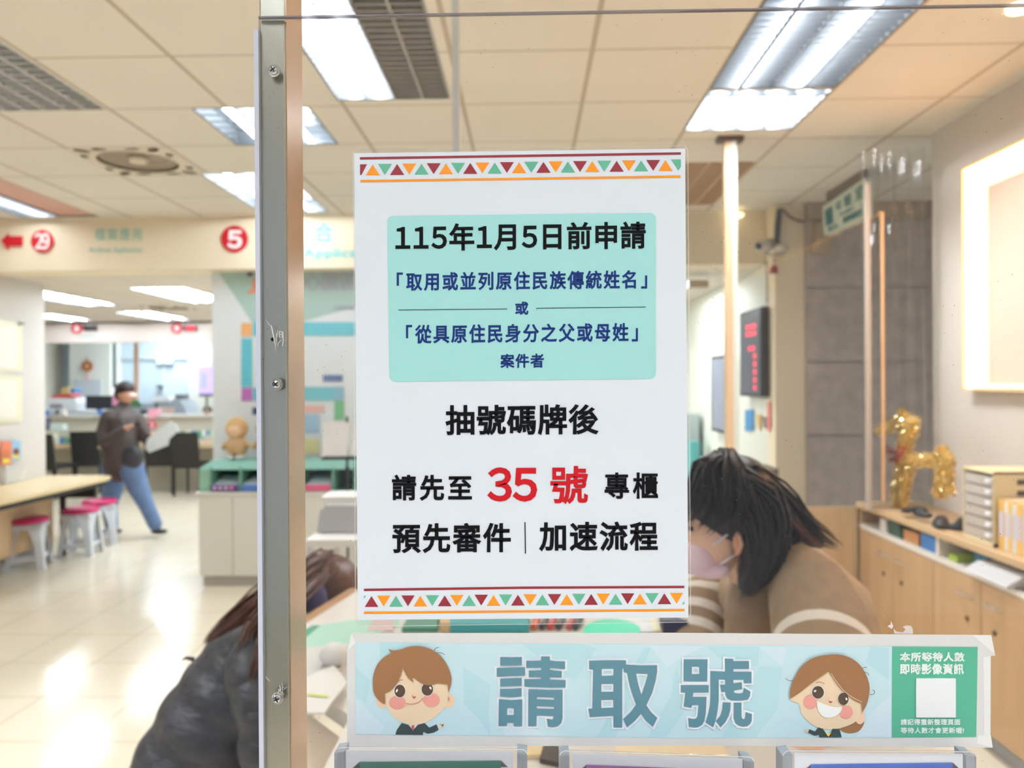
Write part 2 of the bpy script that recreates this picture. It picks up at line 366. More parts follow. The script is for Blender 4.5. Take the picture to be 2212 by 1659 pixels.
# mint partition
xm0 = W(460, 900, 6.55).x
B(xm0, .1, 6.55, 6.66, 0, ZL).build('wall_mint', mat((232, 238, 243), .6), kind='structure')
# column with stone cladding, cream column and side wall
xs0, xc0 = W(1741, 800, 6.1).x, W(1681, 800, 6.1).x
stone = mat((186, 173, 164), .85, noise=.14, nscale=9, bump=.15)
mb = MB(); zt = W(1741, 478, 6.1).z; z1 = W(1741, 623, 6.1).z; z2 = W(1741, 783, 6.1).z; z3 = W(1741, 940, 6.1).z
for a, b_ in ((0, z3 - .012), (z3 + .004, z2 - .008), (z2 + .008, z1 - .008), (z1 + .008, zt)): mb.box(xs0, 4.2, 6.1, 6.3, a, b_)
mb.box(xs0, 4.2, 6.115, 6.3, 0, zt)
mb.build('wall_stone', stone, kind='structure')
B(xs0 - .001, 4.2, 6.05, 6.3, zt, ZC).build('trim_1', mat((170, 152, 132), .7), kind='structure')
xL = 1.97
B(xL, xs0, 6.12, 6.34, 0, ZC).build('wall_column', mat((236, 220, 190), .7), kind='structure')
B(xL, xL + .1, 6.34, 11.5, 0, ZL).build('wall_side', mat((222, 222, 208), .7), kind='structure')
B(.3, xL + .1, 11.5, 11.6, 0, ZL).build('wall_rear', mat((214, 224, 222), .7), kind='structure')
# ---------------- ceiling lights ----------------
def tubemat(s, c=(240, 255, 250)): return mat(c, .5, emit=s)
T_ON = tubemat(TUBE, (247, 251, 253)); T_LO = tubemat(TUBE * .5, (236, 247, 255)); M_REFL = mat((104, 107, 111), .4, metal=.5); M_LOUV = mat((98, 102, 107), .4, metal=.5); M_LDARK = mat((95, 92, 90), .5, metal=.3); M_PINK = mat((214, 170, 155), .6)
def fixture(f, z, lo=False):
    x0, x1, y0, y1, kd, lab = f
    t = thing('ceiling_light', lab, 'ceiling light', ((x0 + x1) / 2, (y0 + y1) / 2, z), 'fluorescent lights set in the suspended ceilings')
    dark = kd in ('dark', 'warm')
    H = MB(); h = .085
    H.box(x0, x1, y0, y1, z + h, z + h + .01); H.box(x0, x0 + .008, y0, y1, z, z + h); H.box(x1 - .008, x1, y0, y1, z, z + h); H.box(x0, x1, y0, y0 + .008, z, z + h); H.box(x0, x1, y1 - .008, y1, z, z + h)
    H.build('housing', mat((70, 66, 64), .6) if kd == 'dark' else (mat((228, 190, 150), .5) if kd == 'warm' else M_REFL), t)
    wdt = x1 - x0
    lit = {'lit2': (.27, .73), 'lit4': (.14, .38, .62, .86), 'half': (.13, .36), 'pink': (.22,), 'dark': (), 'warm': ()}[kd]
    for q in lit:
        xx = x0 + wdt * q; b_ = MB(); b_.cyl((xx, y0 + .04, z + (.018 if lo else .05)), (xx, y1 - .04, z + (.018 if lo else .05)), .016, 6); b_.build('tube', T_LO if lo else T_ON, t, label='lit fluorescent tube', smooth=True)
    if kd in ('dark', 'warm', 'half', 'pink'):
        for q in ((.3, .7) if kd in ('dark', 'warm') else (.8,)):
            xx = x0 + wdt * q; b_ = MB(); b_.cyl((xx, y0 + .04, z + .06), (xx, y1 - .04, z + .06), .013, 8); b_.build('unlit_tube', mat((190, 190, 185), .4), t, label='unlit tube', smooth=True)
    # louvre: cross blades and long blades
    if kd == 'lit4' and y1 - y0 < .7: nb = 7
    else: nb = max(6, int((y1 - y0) / (.062 if kd == 'dark' else .052)))
    if lo: nb = 6
    def louv(xa, xb, m, name, bl=2, th=.002, hh=.006 if lo else .03):
        L = MB()
        for i in range(nb + 1):
            yy = y0 + .01 + (y1 - y0 - .02) * i / nb
            L.add([(xa, yy - th, z), (xb, yy - th, z), (xb, yy + th, z), (xa, yy + th, z), (xa, yy - .0005, z + hh), (xb, yy - .0005, z + hh), (xb, yy + .0005, z + hh), (xa, yy + .0005, z + hh)], [(0, 1, 2, 3), (0, 4, 5, 1), (3, 2, 6, 7)])
        for i in range(bl + 1):
            xx = xa + (xb - xa) * i / bl; L.box(xx - th * 1.2, xx + th * 1.2, y0 + .005, y1 - .005, z - .0005, z + hh)
        L.build(name, m, t)
    mid = x0 + wdt * (.52 if kd == 'half' else .5)
    if kd == 'half': louv(x0, mid, M_LOUV, 'louvre', 2); louv(mid, x1, mat((170, 166, 162), .45, metal=.2), 'louvre', 2, .005); B(mid, x1, y0, y1, z + .03, z + .034).build('diffuser', mat((160, 156, 152), .7), t, label='grey unlit diffuser')
    elif kd == 'pink': louv(x0, mid, M_LOUV, 'louvre', 1); B(mid, x1, y0, y1, z + .01, z + .02).build('diffuser', M_PINK, t, label='pinkish unlit half')
    elif kd == 'dark': louv(x0, x1, mat((215, 215, 215), .4, metal=.2), 'louvre', 6, .004, .04)
    elif kd == 'warm': louv(x0, x1, mat((215, 185, 150), .4), 'louvre', 4, .004, .04)
    else: louv(x0, x1, M_LOUV, 'louvre', 4)
    return t
for f in HI: fixture(f, ZC, f[2] > 3.8 and f[4] in ('lit2', 'lit4'))
for f in LO: fixture(f, ZL, True)
# lamps added out of view behind the far counter to brighten the office
for i, (x, y) in enumerate(((-6.6, 13.6), (-4.2, 13.6), (-1.8, 13.6))):
    t = thing('ceiling_light', ['left', 'middle', 'right'][i] + ' of the three added unseen lamps in the back office ceiling', 'ceiling light', (x, y, ZL + .3))
    B(x - .3, x + .3, y - .6, y + .6, ZL + .24, ZL + .299).build('housing', M_WHITE, t); B(x - .25, x + .25, y - .55, y + .55, ZL + .232, ZL + .24).build('diffuser', mat((240, 250, 255), .5, emit=45), t)
# round fan grille panel
x0, x1, y0, y1 = FAN; cx, cy = (x0 + x1) / 2, (y0 + y1) / 2
t = thing('ceiling_fan_grille', 'round ceiling fan with cut-out square cream grille panel, above the header', 'ceiling fan', (cx, cy, ZC))
loops = [rect(x0, y0, x1, y1), circ(cx, cy, .235, n=40)]
cuts = []
for sx in (-1, 1):
    for sy in (-1, 1):
        cuts += [circ(cx + sx * .215, cy + sy * .245, .05, .028, 12, sx * sy * .6), circ(cx + sx * .262, cy + sy * .14, .02, .035, 12), circ(cx + sx * .10, cy + sy * .268, .05, .02, 12)]
G = MB(); G.flat(loops + cuts, lambda x, y: Vector((x, y, ZC))); G.build('panel', mat((226, 214, 196), .6), t)
H = MB(); H.box(x0, x1, y0, y1, ZC + .12, ZC + .13); H.box(x0, x0 + .005, y0, y1, ZC, ZC + .12); H.box(x1 - .005, x1, y0, y1, ZC, ZC + .12); H.box(x0, x1, y0, y0 + .005, ZC, ZC + .12); H.box(x0, x1, y1 - .005, y1, ZC, ZC + .12); H.build('housing', mat((120, 108, 92), .8), t)
D = MB(); D.lathe((cx, cy, ZC), [(.232, .03), (.225, .012), (.16, .045), (.07, .05), (.03, .05)], 36); D.build('fan_bowl', mat((172, 158, 140), .5), t, smooth=True)
D = MB(); D.lathe((cx, cy, ZC), [(.03, .05), (.062, .02), (.05, -.004), (.001, -.006)], 24); D.build('hub', mat((225, 212, 192), .5), t, smooth=True)
dup(t, (-4.5, 9.5, ZL), 0, 'round ceiling fan grille in the lower ceiling between the rear lights')
# ================= the acrylic screen, its steel post and everything fixed to it =================
YP = .490
def PL(Y): return lambda x, y: W(x, y, Y)
def Zm(ox, oy, s): return lambda pts: [((p[0] / s + ox, p[1] / s + oy) + tuple(p[2:])) for p in pts]
def bil(q):   # unit square -> px quad (TL,TR,BR,BL)
    def f(u, v):
        a = [q[0][i] * (1 - u) + q[1][i] * u for i in (0, 1)]; b = [q[3][i] * (1 - u) + q[2][i] * u for i in (0, 1)]
        return (a[0] * (1 - v) + b[0] * v, a[1] * (1 - v) + b[1] * v)
    return f
steel = mat((188, 186, 174), .30, metal=.9, noise=.05, nscale=30, stretch=(1, 1, .03))
steel_side = steel
pa, pb, pc = W(565, 830, .494), W(621, 830, .494), W(1100, 1659, .494)
post = thing('steel_post', 'square brushed steel post with screws at the left end of the clear screen', 'post', (pa.x, .494, .9))
POST_D = .036
MB().box(pa.x, pb.x, .4942, .494 + POST_D, .9, CAMZ + .62).build('tube_body', steel, post, bevel=.0012)
MB().box(pb.x - .0003, pb.x + .0006, .4952, .494 + POST_D, .9, CAMZ + .62).build('painted_reflection', mat((206, 176, 150), .22, metal=.75, noise=.04, nscale=30, stretch=(1, 1, .03)), post, label='side face of the post with a warm reflection painted on')  # warm reflection on the steel, painted as the colour of a thin sheet
def screw(px, py, ang):
    c = W(px, py, YP - .0002); r = .0040
    t = MB(); n = 28
    def ring(rr, dy): return [Vector((c.x + rr * math.cos(2 * PI * i / n), c.y + dy, c.z + rr * math.sin(2 * PI * i / n))) for i in range(n)]
    t.loft([ring(r, .0002), ring(r, -.0004), ring(r * .93, -.0008), ring(r * .72, -.0006)]); t.loft([ring(r * .72, -.0004), ring(r * .70, -.0016), ring(r * .55, -.0023), ring(r * .3, -.0027), ring(.0001, -.0028)])
    s_ = t.build('screw', mat((205, 205, 205), .22, metal=1), post, smooth=False, label='round cross-head steel screw')
    k = MB()
    for a in (ang, ang + PI / 2):
        dx, dz = math.cos(a), math.sin(a); L = r * .46; h = r * .1
        k.hexa([(c.x - dx * L + dz * h, c.y - .0029, c.z - dz * L - dx * h), (c.x + dx * L + dz * h, c.y - .0029, c.z + dz * L - dx * h), (c.x + dx * L - dz * h, c.y - .0029, c.z + dz * L + dx * h), (c.x - dx * L - dz * h, c.y - .0029, c.z - dz * L + dx * h),
                (c.x - dx * L + dz * h, c.y - .0018, c.z - dz * L - dx * h), (c.x + dx * L + dz * h, c.y - .0018, c.z + dz * L - dx * h), (c.x + dx * L - dz * h, c.y - .0018, c.z + dz * L + dx * h), (c.x - dx * L - dz * h, c.y - .0018, c.z - dz * L + dx * h)])
    k.build('cross_slot', mat((28, 28, 28), .5), s_)
for a in ((592, 153, .6), (598, 830, .75), (600, 1508, .4)): screw(*a)
h = MB(); h.flat(circ(589, 733, 4.2), PL(YP - .0003)); h.build('screw_hole', mat((10, 10, 10), .9), post, label='empty drilled hole')
sc = MB(); f_ = PL(YP - .0004)
for l, w_ in (([(574, 690), (582, 702), (586, 704), (590, 722), (593, 738), (596, 757)], [.8, .8, 2, 2.2, 1.6, .4]), ([(592, 741), (598, 728), (600, 713)], 1.1), ([(594, 746), (598, 738), (597, 720)], 1), ([(603, 716), (604, 729), (610, 729), (610, 717), (603, 716)], 1.6),
              ([(611, 716), (612, 735), (610, 748)], 1.7), ([(609, 733), (602, 740), (599, 749)], 1), ([(603, 722), (610, 723)], 1), ([(574, 1462), (583, 1472)], .8), ([(598, 1497), (606, 1487), (604, 1480)], 1.1), ([(603, 1492), (613, 1484)], 1.0), ([(600, 1488), (614, 1500)], .9), ([(609, 1474), (611, 1500)], .9), ([(612, 1490), (620, 1484)], .8), ([(600, 1497), (612, 1484)], .8), ([(604, 1482), (608, 1498)], .7)):
    line(sc, l, w_, f_)
sc.build('scratch', mat((225, 225, 222), .8), post, kind='stuff', label='whitish scratches around the hole')
# clear pane
x0, x1 = W(558, 40, YP).x, .46; zt = W(1400, 24, YP).z; zb = 1.62 - .36
pane = thing('clear_screen', 'large clear acrylic screen carrying the notice and banner', 'screen', (x0, YP, zb))
MB().box(x0, x1, YP, YP + .003, zb, zt).build('sheet', glass(refl=.5, haze=.006, dust=150), pane)
MB().box(x0, x1, YP, YP + .0032, zt, zt + .0009).build('top_edge', mat((140, 132, 140), .4, alpha=.75), pane, label='dark polished top edge')
xe0, xe1 = W(553.5, 900, YP).x, W(563.5, 900, YP).x
MB().box(xe0, xe1, YP + .0005, YP + .036, zb, W(560, 62, YP).z).build('side_sheet', mat((205, 208, 226), .25), pane, label='pale edge of the sheet running beside the post')
# specks and tape residue
res = MB()
for pts in ([(1924, 1341), (1930, 1352), (1927, 1359), (1917, 1352), (1924, 1349)], [(1930, 1358), (1936, 1364), (1950, 1366), (1956, 1360), (1950, 1354), (1958, 1351), (1968, 1352), (1972, 1360), (1972, 1369), (1932, 1369)]):
    res.flat(pts, PL(YP - .0002))
res.build('tape_residue', mat((222, 208, 205), .8), pane, label='flaky whitish tape residue above the banner')
# ---------------- notice ----------------
YN = .4886
note = thing('notice', 'laminated white notice with teal box and red 35, taped on the clear screen', 'notice', tuple(W(1130, 1340, YN)))
lam = MB(); q = [(763, 322), (1486, 315), (1492, 1344), (768, 1353)]; b_ = bil(q)
lam.prism([b_(u, v) for u, v in rrect(0, 0, 1, 1, .014)], PL(YN + .0006), (0, .0004, 0))
lam.build('laminate_sheet', glass(refl=.6, haze=.05, hcol=(245, 245, 250)), note)
le = MB(); line(le, [b_(u, v) for u, v in rrect(0, 0, 1, 1, .014)] + [b_(.014 + 0, 0)], 1.2, PL(YN + .0005)); le.build('laminate_edge', mat((238, 238, 240), .3, alpha=.6), note)
MB().prism([(765, 331), (1480, 321), (1487, 1334), (773, 1339)], PL(YN), (0, .0003, 0)).build('paper', mat((228, 234, 244), .38, coat=.25), note)
Z1, Z2 = Zm(760, 310, 2.989), Zm(760, 840, 2.989); LY = PL(YN - .0002)
red, org, grn = mat((150, 40, 54), .5), mat((250, 152, 28), .5), mat((98, 180, 150), .5)
pal = {'R': MB(), 'O': MB(), 'G': MB()}
line(pal['R'], Z1([(52, 96), (2125, 64)]), 5.2, LY); line(pal['O'], Z1([(55, 243), (2123, 213)]), 5.2, LY)
line(pal['R'], Z2([(78, 1298), (1100, 1284), (2147, 1279)]), 5.2, LY); line(pal['O'], Z2([(78, 1446), (2148, 1428)]), 5.2, LY)
for i in range(13):
    x = 135 + 157.5 * i; d = -(x - 135) * .0148; pal['ORG'[i % 3]].flat(Z1([(x - 46, 205 + d), (x + 46, 205 + d), (x, 135 + d)]), LY)
    x = 56 + 157.5 * (i + 1); d = -(x - 135) * .0148
    if i < 12: pal['GOR'[i % 3]].flat(Z1([(x - 45, 133 + d), (x + 45, 133 + d), (x, 203 + d)]), LY)
pal['R'].flat(Z1([(53, 134), (98, 134), (62, 203), (53, 203)]), LY); pal['G'].flat(Z1([(2062, 103), (2125, 102), (2125, 150), (2108, 175)]), LY)
for i in range(13):
    x = 127 + 157.6 * i; d = -(x - 127) * .0095; pal['RGO'[i % 3]].flat(Z2([(x - 44, 1408 + d), (x + 44, 1408 + d), (x, 1338 + d)]), LY)
    x = 205 + 157.6 * i; d = -(x - 127) * .0095; pal['ORG'[i % 3]].flat(Z2([(x - 43, 1336 + d), (x + 43, 1336 + d), (x, 1406 + d)]), LY)
pal['G'].flat(Z2([(78, 1336), (92, 1336), (78, 1356)]), LY); pal['G'].flat(Z2([(2134, 1390), (2147, 1390), (2147, 1368)]), LY)
for k, m_ in (('R', red), ('O', org), ('G', grn)): pal[k].build('border_pattern', m_, note)
b_ = bil([(836, 466.5), (1417, 459.5), (1417, 818.5), (841, 824.5)])
tb = MB(); tb.flat([b_(u * (1 / 580), v * (1 / 360)) for u, v in rrect(0, 0, 580, 360, 13)], LY); tb.build('teal_box', mat((166, 222, 222), .45), note)
LT = PL(YN - .0004)
def sl(k, xm): return lambda x, y: LT(x, y + k * (x - xm))
ink, navy, redt = mat((14, 14, 17), .6, spec=.15), mat((30, 54, 122), .6, spec=.15), mat((200, 30, 40), .6, spec=.15)
t1, t2, t3 = MB(), MB(), MB()
text(t1, '115年1月5日前申請', 854, 481, 1395, 540, sl(-.010, 1125), 1.55, dig=.66, sp=.04)
text(t2, '「取用或並列原住民族傳統姓名」', 857, 586, 1398, 626, sl(-.010, 1128), 1.0, sp=.1)
text(t2, '或', 1113, 651.5, 1141.5, 680, LT, .9)
text(t2, '「從具原住民身分之父或母姓」', 877, 699.5, 1378, 740, sl(-.010, 1128), 1.0, sp=.1)
text(t2, '案件者', 1081, 764, 1175, 794.5, sl(-.01, 1128), .9, sp=.07)
line(t1, [(860.4, 669.7), (1095.6, 667.3)], 1.3, LT); line(t1, [(1158, 666), (1394.7, 663)], 1.3, LT); line(t1, [(1134, 1128), (1135, 1196)], 2.2, LT)
text(t1, '抽號碼牌後', 962.5, 874, 1292.5, 939, sl(-.006, 1128), 1.75, sp=.03)
text(t1, '請先至', 846.5, 1025.5, 1019.5, 1081.5, LT, 1.55, sp=.12)
text(t3, '35', 1053.5, 1009.5, 1160.5, 1083.5, LT, 2.6, dig=.62)
text(t3, '號', 1189, 1006.5, 1270, 1088, LT, 1.8)
text(t1, '專櫃', 1306, 1020.5, 1421.5, 1077.5, LT, 1.3, sp=.12)
text(t1, '預先審件', 847.5, 1130, 1103.5, 1194, sl(-.008, 975), 1.65, sp=.06)
text(t1, '加速流程', 1165, 1127, 1421, 1190, sl(-.004, 1293), 1.75, sp=.06)
t1.build('lettering', ink, note, label='black lettering'); t2.build('lettering', navy, note, label='navy lettering'); t3.build('lettering', redt, note, label='red 35 lettering')
# ---------------- banner ----------------
YBn = .4888
ban = thing('banner', 'long pale blue taped banner with two cartoon faces and three big characters', 'banner', tuple(W(1450, 1612, YBn)))
MB().prism([(759, 1368), (1450, 1367), (2141.5, 1372), (2150, 1416), (2140.5, 1417), (2140, 1587), (2145, 1615), (1450, 1610), (750, 1614), (749.5, 1405)], PL(YBn), (0, .0002, 0)).build('tape_border', mat((222, 221, 221), .35, coat=.15), ban, label='translucent whitish tape border')
tp = MB()
for pts in ([(759, 1368), (768, 1388), (750, 1406)], [(2102, 1372), (2141, 1372), (2148, 1412)], [(2112, 1588), (2140, 1587), (2144, 1614), (2110, 1606)], [(2124, 1420), (2139, 1417), (2138, 1586), (2126, 1588)]): tp.flat(pts, PL(YBn - .0001))
tp.build('tape_corner', mat((236, 235, 236), .35), ban)
LB = PL(YBn - .0002)
MB().prism([(768, 1387), (1300, 1391), (1928, 1396), (1927, 1594), (1450, 1594), (767, 1586)], LB, (0, .00008, 0)).build('print_sheet', mat((200, 228, 238), .4, coat=.2), ban)
fc = [MB(), MB()]; fi = 0
for k, pts in ((0, [(820, 1388), (930, 1389), (860, 1440), (820, 1420)]), (1, [(770, 1510), (830, 1570), (820, 1586), (768, 1586)]), (0, [(1000, 1440), (1060, 1480), (1055, 1545), (1060, 1592), (1040, 1560), (1002, 1520)]), (0, [(1130, 1391), (1260, 1393), (1290, 1400), (1240, 1470), (1165, 1420)]),
               (1, [(1070, 1520), (1180, 1588), (1090, 1589)]), (0, [(1290, 1592), (1390, 1400), (1405, 1400), (1330, 1592)]), (1, [(1402, 1394), (1520, 1396), (1440, 1440)]), (0, [(1525, 1396), (1640, 1397), (1638, 1440), (1560, 1425)]), (0, [(1450, 1500), (1460, 1440), (1490, 1520), (1440, 1592), (1400, 1592)]), (1, [(1640, 1397), (1700, 1398), (1690, 1440)]),
               (0, [(1640, 1440), (1690, 1440), (1680, 1530), (1634, 1592), (1560, 1592)]), (0, [(1880, 1397), (1920, 1400), (1920, 1470), (1870, 1430)]), (1, [(1880, 1540), (1926, 1500), (1926, 1592), (1850, 1592)]), (0, [(768, 1440), (800, 1470), (790, 1520), (768, 1500)])):
    fi += 1; fc[k].flat(pts, PL(YBn - .00023 - .000008 * fi))
fc[0].build('facet_print', mat((186, 222, 231), .4), ban); fc[1].build('facet_print', mat((212, 230, 241), .4), ban)
MB().flat([(1927, 1396.5), (2112, 1397.5), (2109, 1592), (1926, 1593)], PL(YBn - .0003)).build('green_panel', mat((88, 180, 150), .4, coat=.2), ban)
gt = MB(); z5 = Zm(1680, 1330, 4.158)
for s_, a, b2, c, d, r_ in (('本所等待人數', 1098, 328, 1678, 412, .8), ('即時影像資訊', 1098, 430, 1672, 527, .8), ('請記得重新整理頁面', 1105, 928, 1640, 982, .35), ('等待人數才會更新喔!', 1105, 1003, 1672, 1057, .35)):
    (p, q2) = z5([(a, b2), (c, d)]); text(gt, s_, p[0], p[1], q2[0], q2[1], PL(YBn - .0005), r_, sp=.05)
gt.build('lettering', mat((240, 248, 246), .5), ban, label='white lettering on green')
MB().prism(z5([(1245, 565), (1600, 565), (1600, 915), (1243, 915)]), PL(YBn - .0012), (0, .0007, 0)).build('blank_sticker', mat((240, 242, 246), .45), ban, label='plain white square sticker')
chars = []
za, zb_, zc = Zm(1060, 1405, 9.215), Zm(1260, 1405, 9.215), Zm(1455, 1405, 9.215)
for z_, loops in ((za, [(190, 130), (400, 136), (620, 130), (620, 292), (400, 296), (190, 303)]), (za, [(120, 350), (400, 340), (680, 335), (685, 500), (400, 507), (120, 520)]), (za, [(190, 562), (615, 545), (615, 705), (400, 712), (190, 720)]), (za, [(185, 768), (400, 765), (612, 750), (612, 915), (400, 930), (185, 918)]),
                  (za, [[(165, 972), (400, 988), (625, 975), (622, 1505), (460, 1505), (460, 1438), (322, 1438), (322, 1500), (158, 1500)], [(325, 1145), (465, 1145), (462, 1288), (322, 1288)]]),
                  (za, [(708, 205), (850, 210), (1005, 200), (1005, 120), (1175, 122), (1175, 200), (1300, 215), (1480, 220), (1478, 370), (1175, 345), (1175, 392), (1415, 412), (1410, 540), (1175, 530), (1175, 580), (1490, 592), (1488, 738), (1180, 738), (672, 718), (672, 572), (1005, 572), (1005, 530), (762, 530), (760, 402), (1005, 395), (1005, 345), (708, 350)]),
                  (za, [[(752, 770), (1180, 784), (1428, 782), (1428, 1360), (1400, 1450), (1330, 1510), (1230, 1530), (1140, 1515), (1115, 1358), (1225, 1380), (1252, 1352), (1262, 1305), (915, 1292), (910, 1508), (748, 1508)], [(915, 925), (1265, 938), (1262, 985), (915, 970)], [(915, 1108), (1265, 1120), (1262, 1165), (915, 1155)]]),
                  (zb_, [[(118, 205), (500, 196), (850, 198), (850, 283), (1150, 298), (1468, 295), (1470, 430), (1440, 600), (1370, 850), (1255, 1090), (1340, 1220), (1475, 1345), (1385, 1522), (1250, 1400), (1147, 1258), (1030, 1400), (870, 1532), (792, 1365), (930, 1240), (1052, 1080), (985, 900), (925, 700), (870, 445), (805, 435), (805, 362), (775, 362), (775, 1530), (603, 1530), (600, 1297), (130, 1325), (100, 1160), (182, 1158), (197, 375), (118, 372)],
                         [(362, 365), (605, 362), (603, 500), (365, 507)], [(358, 665), (603, 662), (600, 822), (358, 825)], [(355, 985), (600, 980), (600, 1138), (357, 1150)], [(1048, 458), (1287, 468), (1240, 640), (1158, 888), (1100, 700)]]),
                  (zc, [[(205, 178), (675, 178), (670, 618), (200, 615)], [(362, 325), (515, 322), (515, 470), (362, 475)]]),
                  (zc, [(145, 690), (700, 690), (700, 838), (390, 842), (383, 925), (655, 925), (650, 1080), (640, 1250), (615, 1400), (570, 1480), (490, 1526), (400, 1532), (310, 1518), (290, 1345), (400, 1365), (450, 1355), (478, 1310), (498, 1088), (365, 1088), (355, 1142), (203, 1118), (235, 838), (145, 835)]),
                  (zc, [(1020, 162), (1187, 170), (1187, 212), (1500, 212), (1502, 368), (1190, 368), (1190, 425), (1552, 425), (1550, 650), (1400, 655), (1395, 585), (1190, 585), (1190, 655), (1355, 632), (1367, 772), (1195, 802), (1215, 845), (1280, 857), (1350, 852), (1385, 830), (1395, 742), (1530, 820), (1520, 910), (1480, 980), (1350, 1000), (1150, 998), (1070, 960), (1035, 890), (1028, 825), (950, 828), (925, 682), (1028, 682), (1028, 582), (900, 575), (898, 1000), (880, 1180), (840, 1390), (788, 1530), (635, 1432), (690, 1260), (725, 1080), (733, 900), (733, 410), (1025, 422)]),
                  (zc, [(978, 1032), (1138, 1038), (1130, 1180), (1100, 1300), (1030, 1430), (935, 1530), (840, 1410), (860, 1380), (930, 1300), (965, 1180)]),
                  (zc, [(1197, 1040), (1352, 1040), (1352, 1310), (1365, 1355), (1395, 1368), (1422, 1350), (1433, 1228), (1560, 1265), (1555, 1400), (1530, 1460), (1470, 1508), (1380, 1518), (1290, 1498), (1225, 1440), (1195, 1350)])):
    lp = loops if isinstance(loops[0], list) else [loops]; chars.append([z_(l) for l in lp])
wo, dk = MB(), MB(); ns = 0
for lp in chars:
    for l in lp:
        for i in range(len(l)):
            stroke(wo, [l[i], l[(i + 1) % len(l)]], 4.3, PL(YBn - .0004 - ns * 2.2e-6)); ns += 1
    dk.flat(lp, PL(YBn - .00115))
wo.build('character_outline', mat((236, 240, 248), .45), ban, label='white outline of the big characters'); dk.build('big_characters', mat((94, 140, 156), .45), ban, label='steel blue big characters')
hairc, skin, skinl, brown, cheek = mat((158, 112, 74), .5), mat((238, 212, 180), .5), mat((240, 205, 175), .5), mat((92, 70, 58), .4), mat((236, 160, 150), .5)
suit = mat((62, 74, 76), .5); wht = mat((245, 245, 245), .5); lipc = mat((196, 88, 92), .5); wisp = mat((110, 85, 72), .5)
LAY = [0]
def cart(parent, z, items):
    for i, (nm, m_, pts) in enumerate(items):
        mb = MB(); fn = PL(YBn - .0004 - .00012 * i)
        for p in (pts if isinstance(pts, list) and isinstance(pts[0], tuple) and pts[0][0] in ('s', 'p', 'c', 'l') else []):
            if p[0] == 's': mb.flat(spl(z(p[1]), 6), fn)
            elif p[0] == 'p': mb.flat(z(p[1]), fn)
            elif p[0] == 'c': (c,) = z([(p[1], p[2])]); k = z([(0, 0), (1, 0)]); k = k[1][0] - k[0][0]; mb.flat(circ(c[0], c[1], p[3] * k, p[4] * k, rot=p[5] if len(p) > 5 else 0), fn)
            else: line(mb, spl(z(p[1]), 6, closed=False), p[2], fn)
        mb.build(nm, m_, parent)
cart(ban, Zm(730, 1340, 3.687), [
    ('boy_ears', skinl, [('c', 352, 648, 48, 52), ('c', 872, 640, 56, 60)]),
    ('boy_face', skin, [('s', [(372, 520), (376, 640), (405, 720), (460, 785), (540, 822), (605, 832), (690, 818), (785, 760), (850, 690), (880, 600), (875, 480), (700, 380), (520, 350), (400, 430)]), ('c', 822, 842, 20, 17), ('l', [(825, 840), (842, 822)], 1.3), ('l', [(825, 840), (848, 832)], 1.3), ('l', [(825, 842), (846, 848)], 1.3), ('l', [(818, 832), (818, 816)], 1.3)]),
    ('boy_suit', suit, [('p', [(458, 910), (470, 870), (508, 818), (560, 833), (600, 872), (640, 830), (690, 818), (728, 855), (785, 828), (802, 872), (760, 895), (715, 903), (680, 888), (676, 912)])]),
    ('boy_cheeks', cheek, [('c', 473, 655, 66, 55), ('c', 745, 634, 66, 57)]),
    ('boy_eye_whites', wht, [('c', 492, 562, 49, 56), ('c', 712, 550, 52, 55), ('p', [(565, 832), (632, 832), (598, 878)])]),
    ('boy_eyes', brown, [('c', 493, 563, 43, 51), ('c', 712, 550, 46, 50)]),
    ('boy_eye_highlights', wht, [('c', 469, 560, 7, 15, .4), ('c', 737, 539, 8, 13, -.5)]),
    ('boy_hair', hairc, [('s', [(400, 228, 1), (440, 240), (500, 232), (560, 212), (640, 205), (720, 222), (800, 270), (860, 340), (895, 420), (903, 490), (880, 578, 1), (875, 512, 1), (800, 502), (740, 517), (690, 512), (640, 485), (590, 445, 1), (602, 495, 1), (560, 460), (535, 420), (515, 375, 1), (500, 440), (465, 510), (420, 560), (375, 582, 1), (375, 668, 1), (330, 640), (290, 590), (278, 520), (282, 440), (310, 360), (360, 300), (422, 262, 1)])]),
    ('boy_mouth', lipc, [('l', [(542, 660), (580, 668), (630, 658), (660, 640), (672, 622)], 1.4), ('s', [(590, 590), (600, 606), (622, 606), (610, 620), (594, 612)]), ('p', [(588, 835), (608, 835), (606, 868), (598, 877), (586, 868)])]),
    ('boy_wisps', wisp, [('l', [(762, 242), (780, 222), (805, 213)], 1.2), ('l', [(783, 262), (820, 258), (850, 273)], 1.2), ('l', [(478, 488), (500, 476), (520, 474)], 1.1), ('l', [(878, 612), (887, 626), (882, 642)], 1)])])
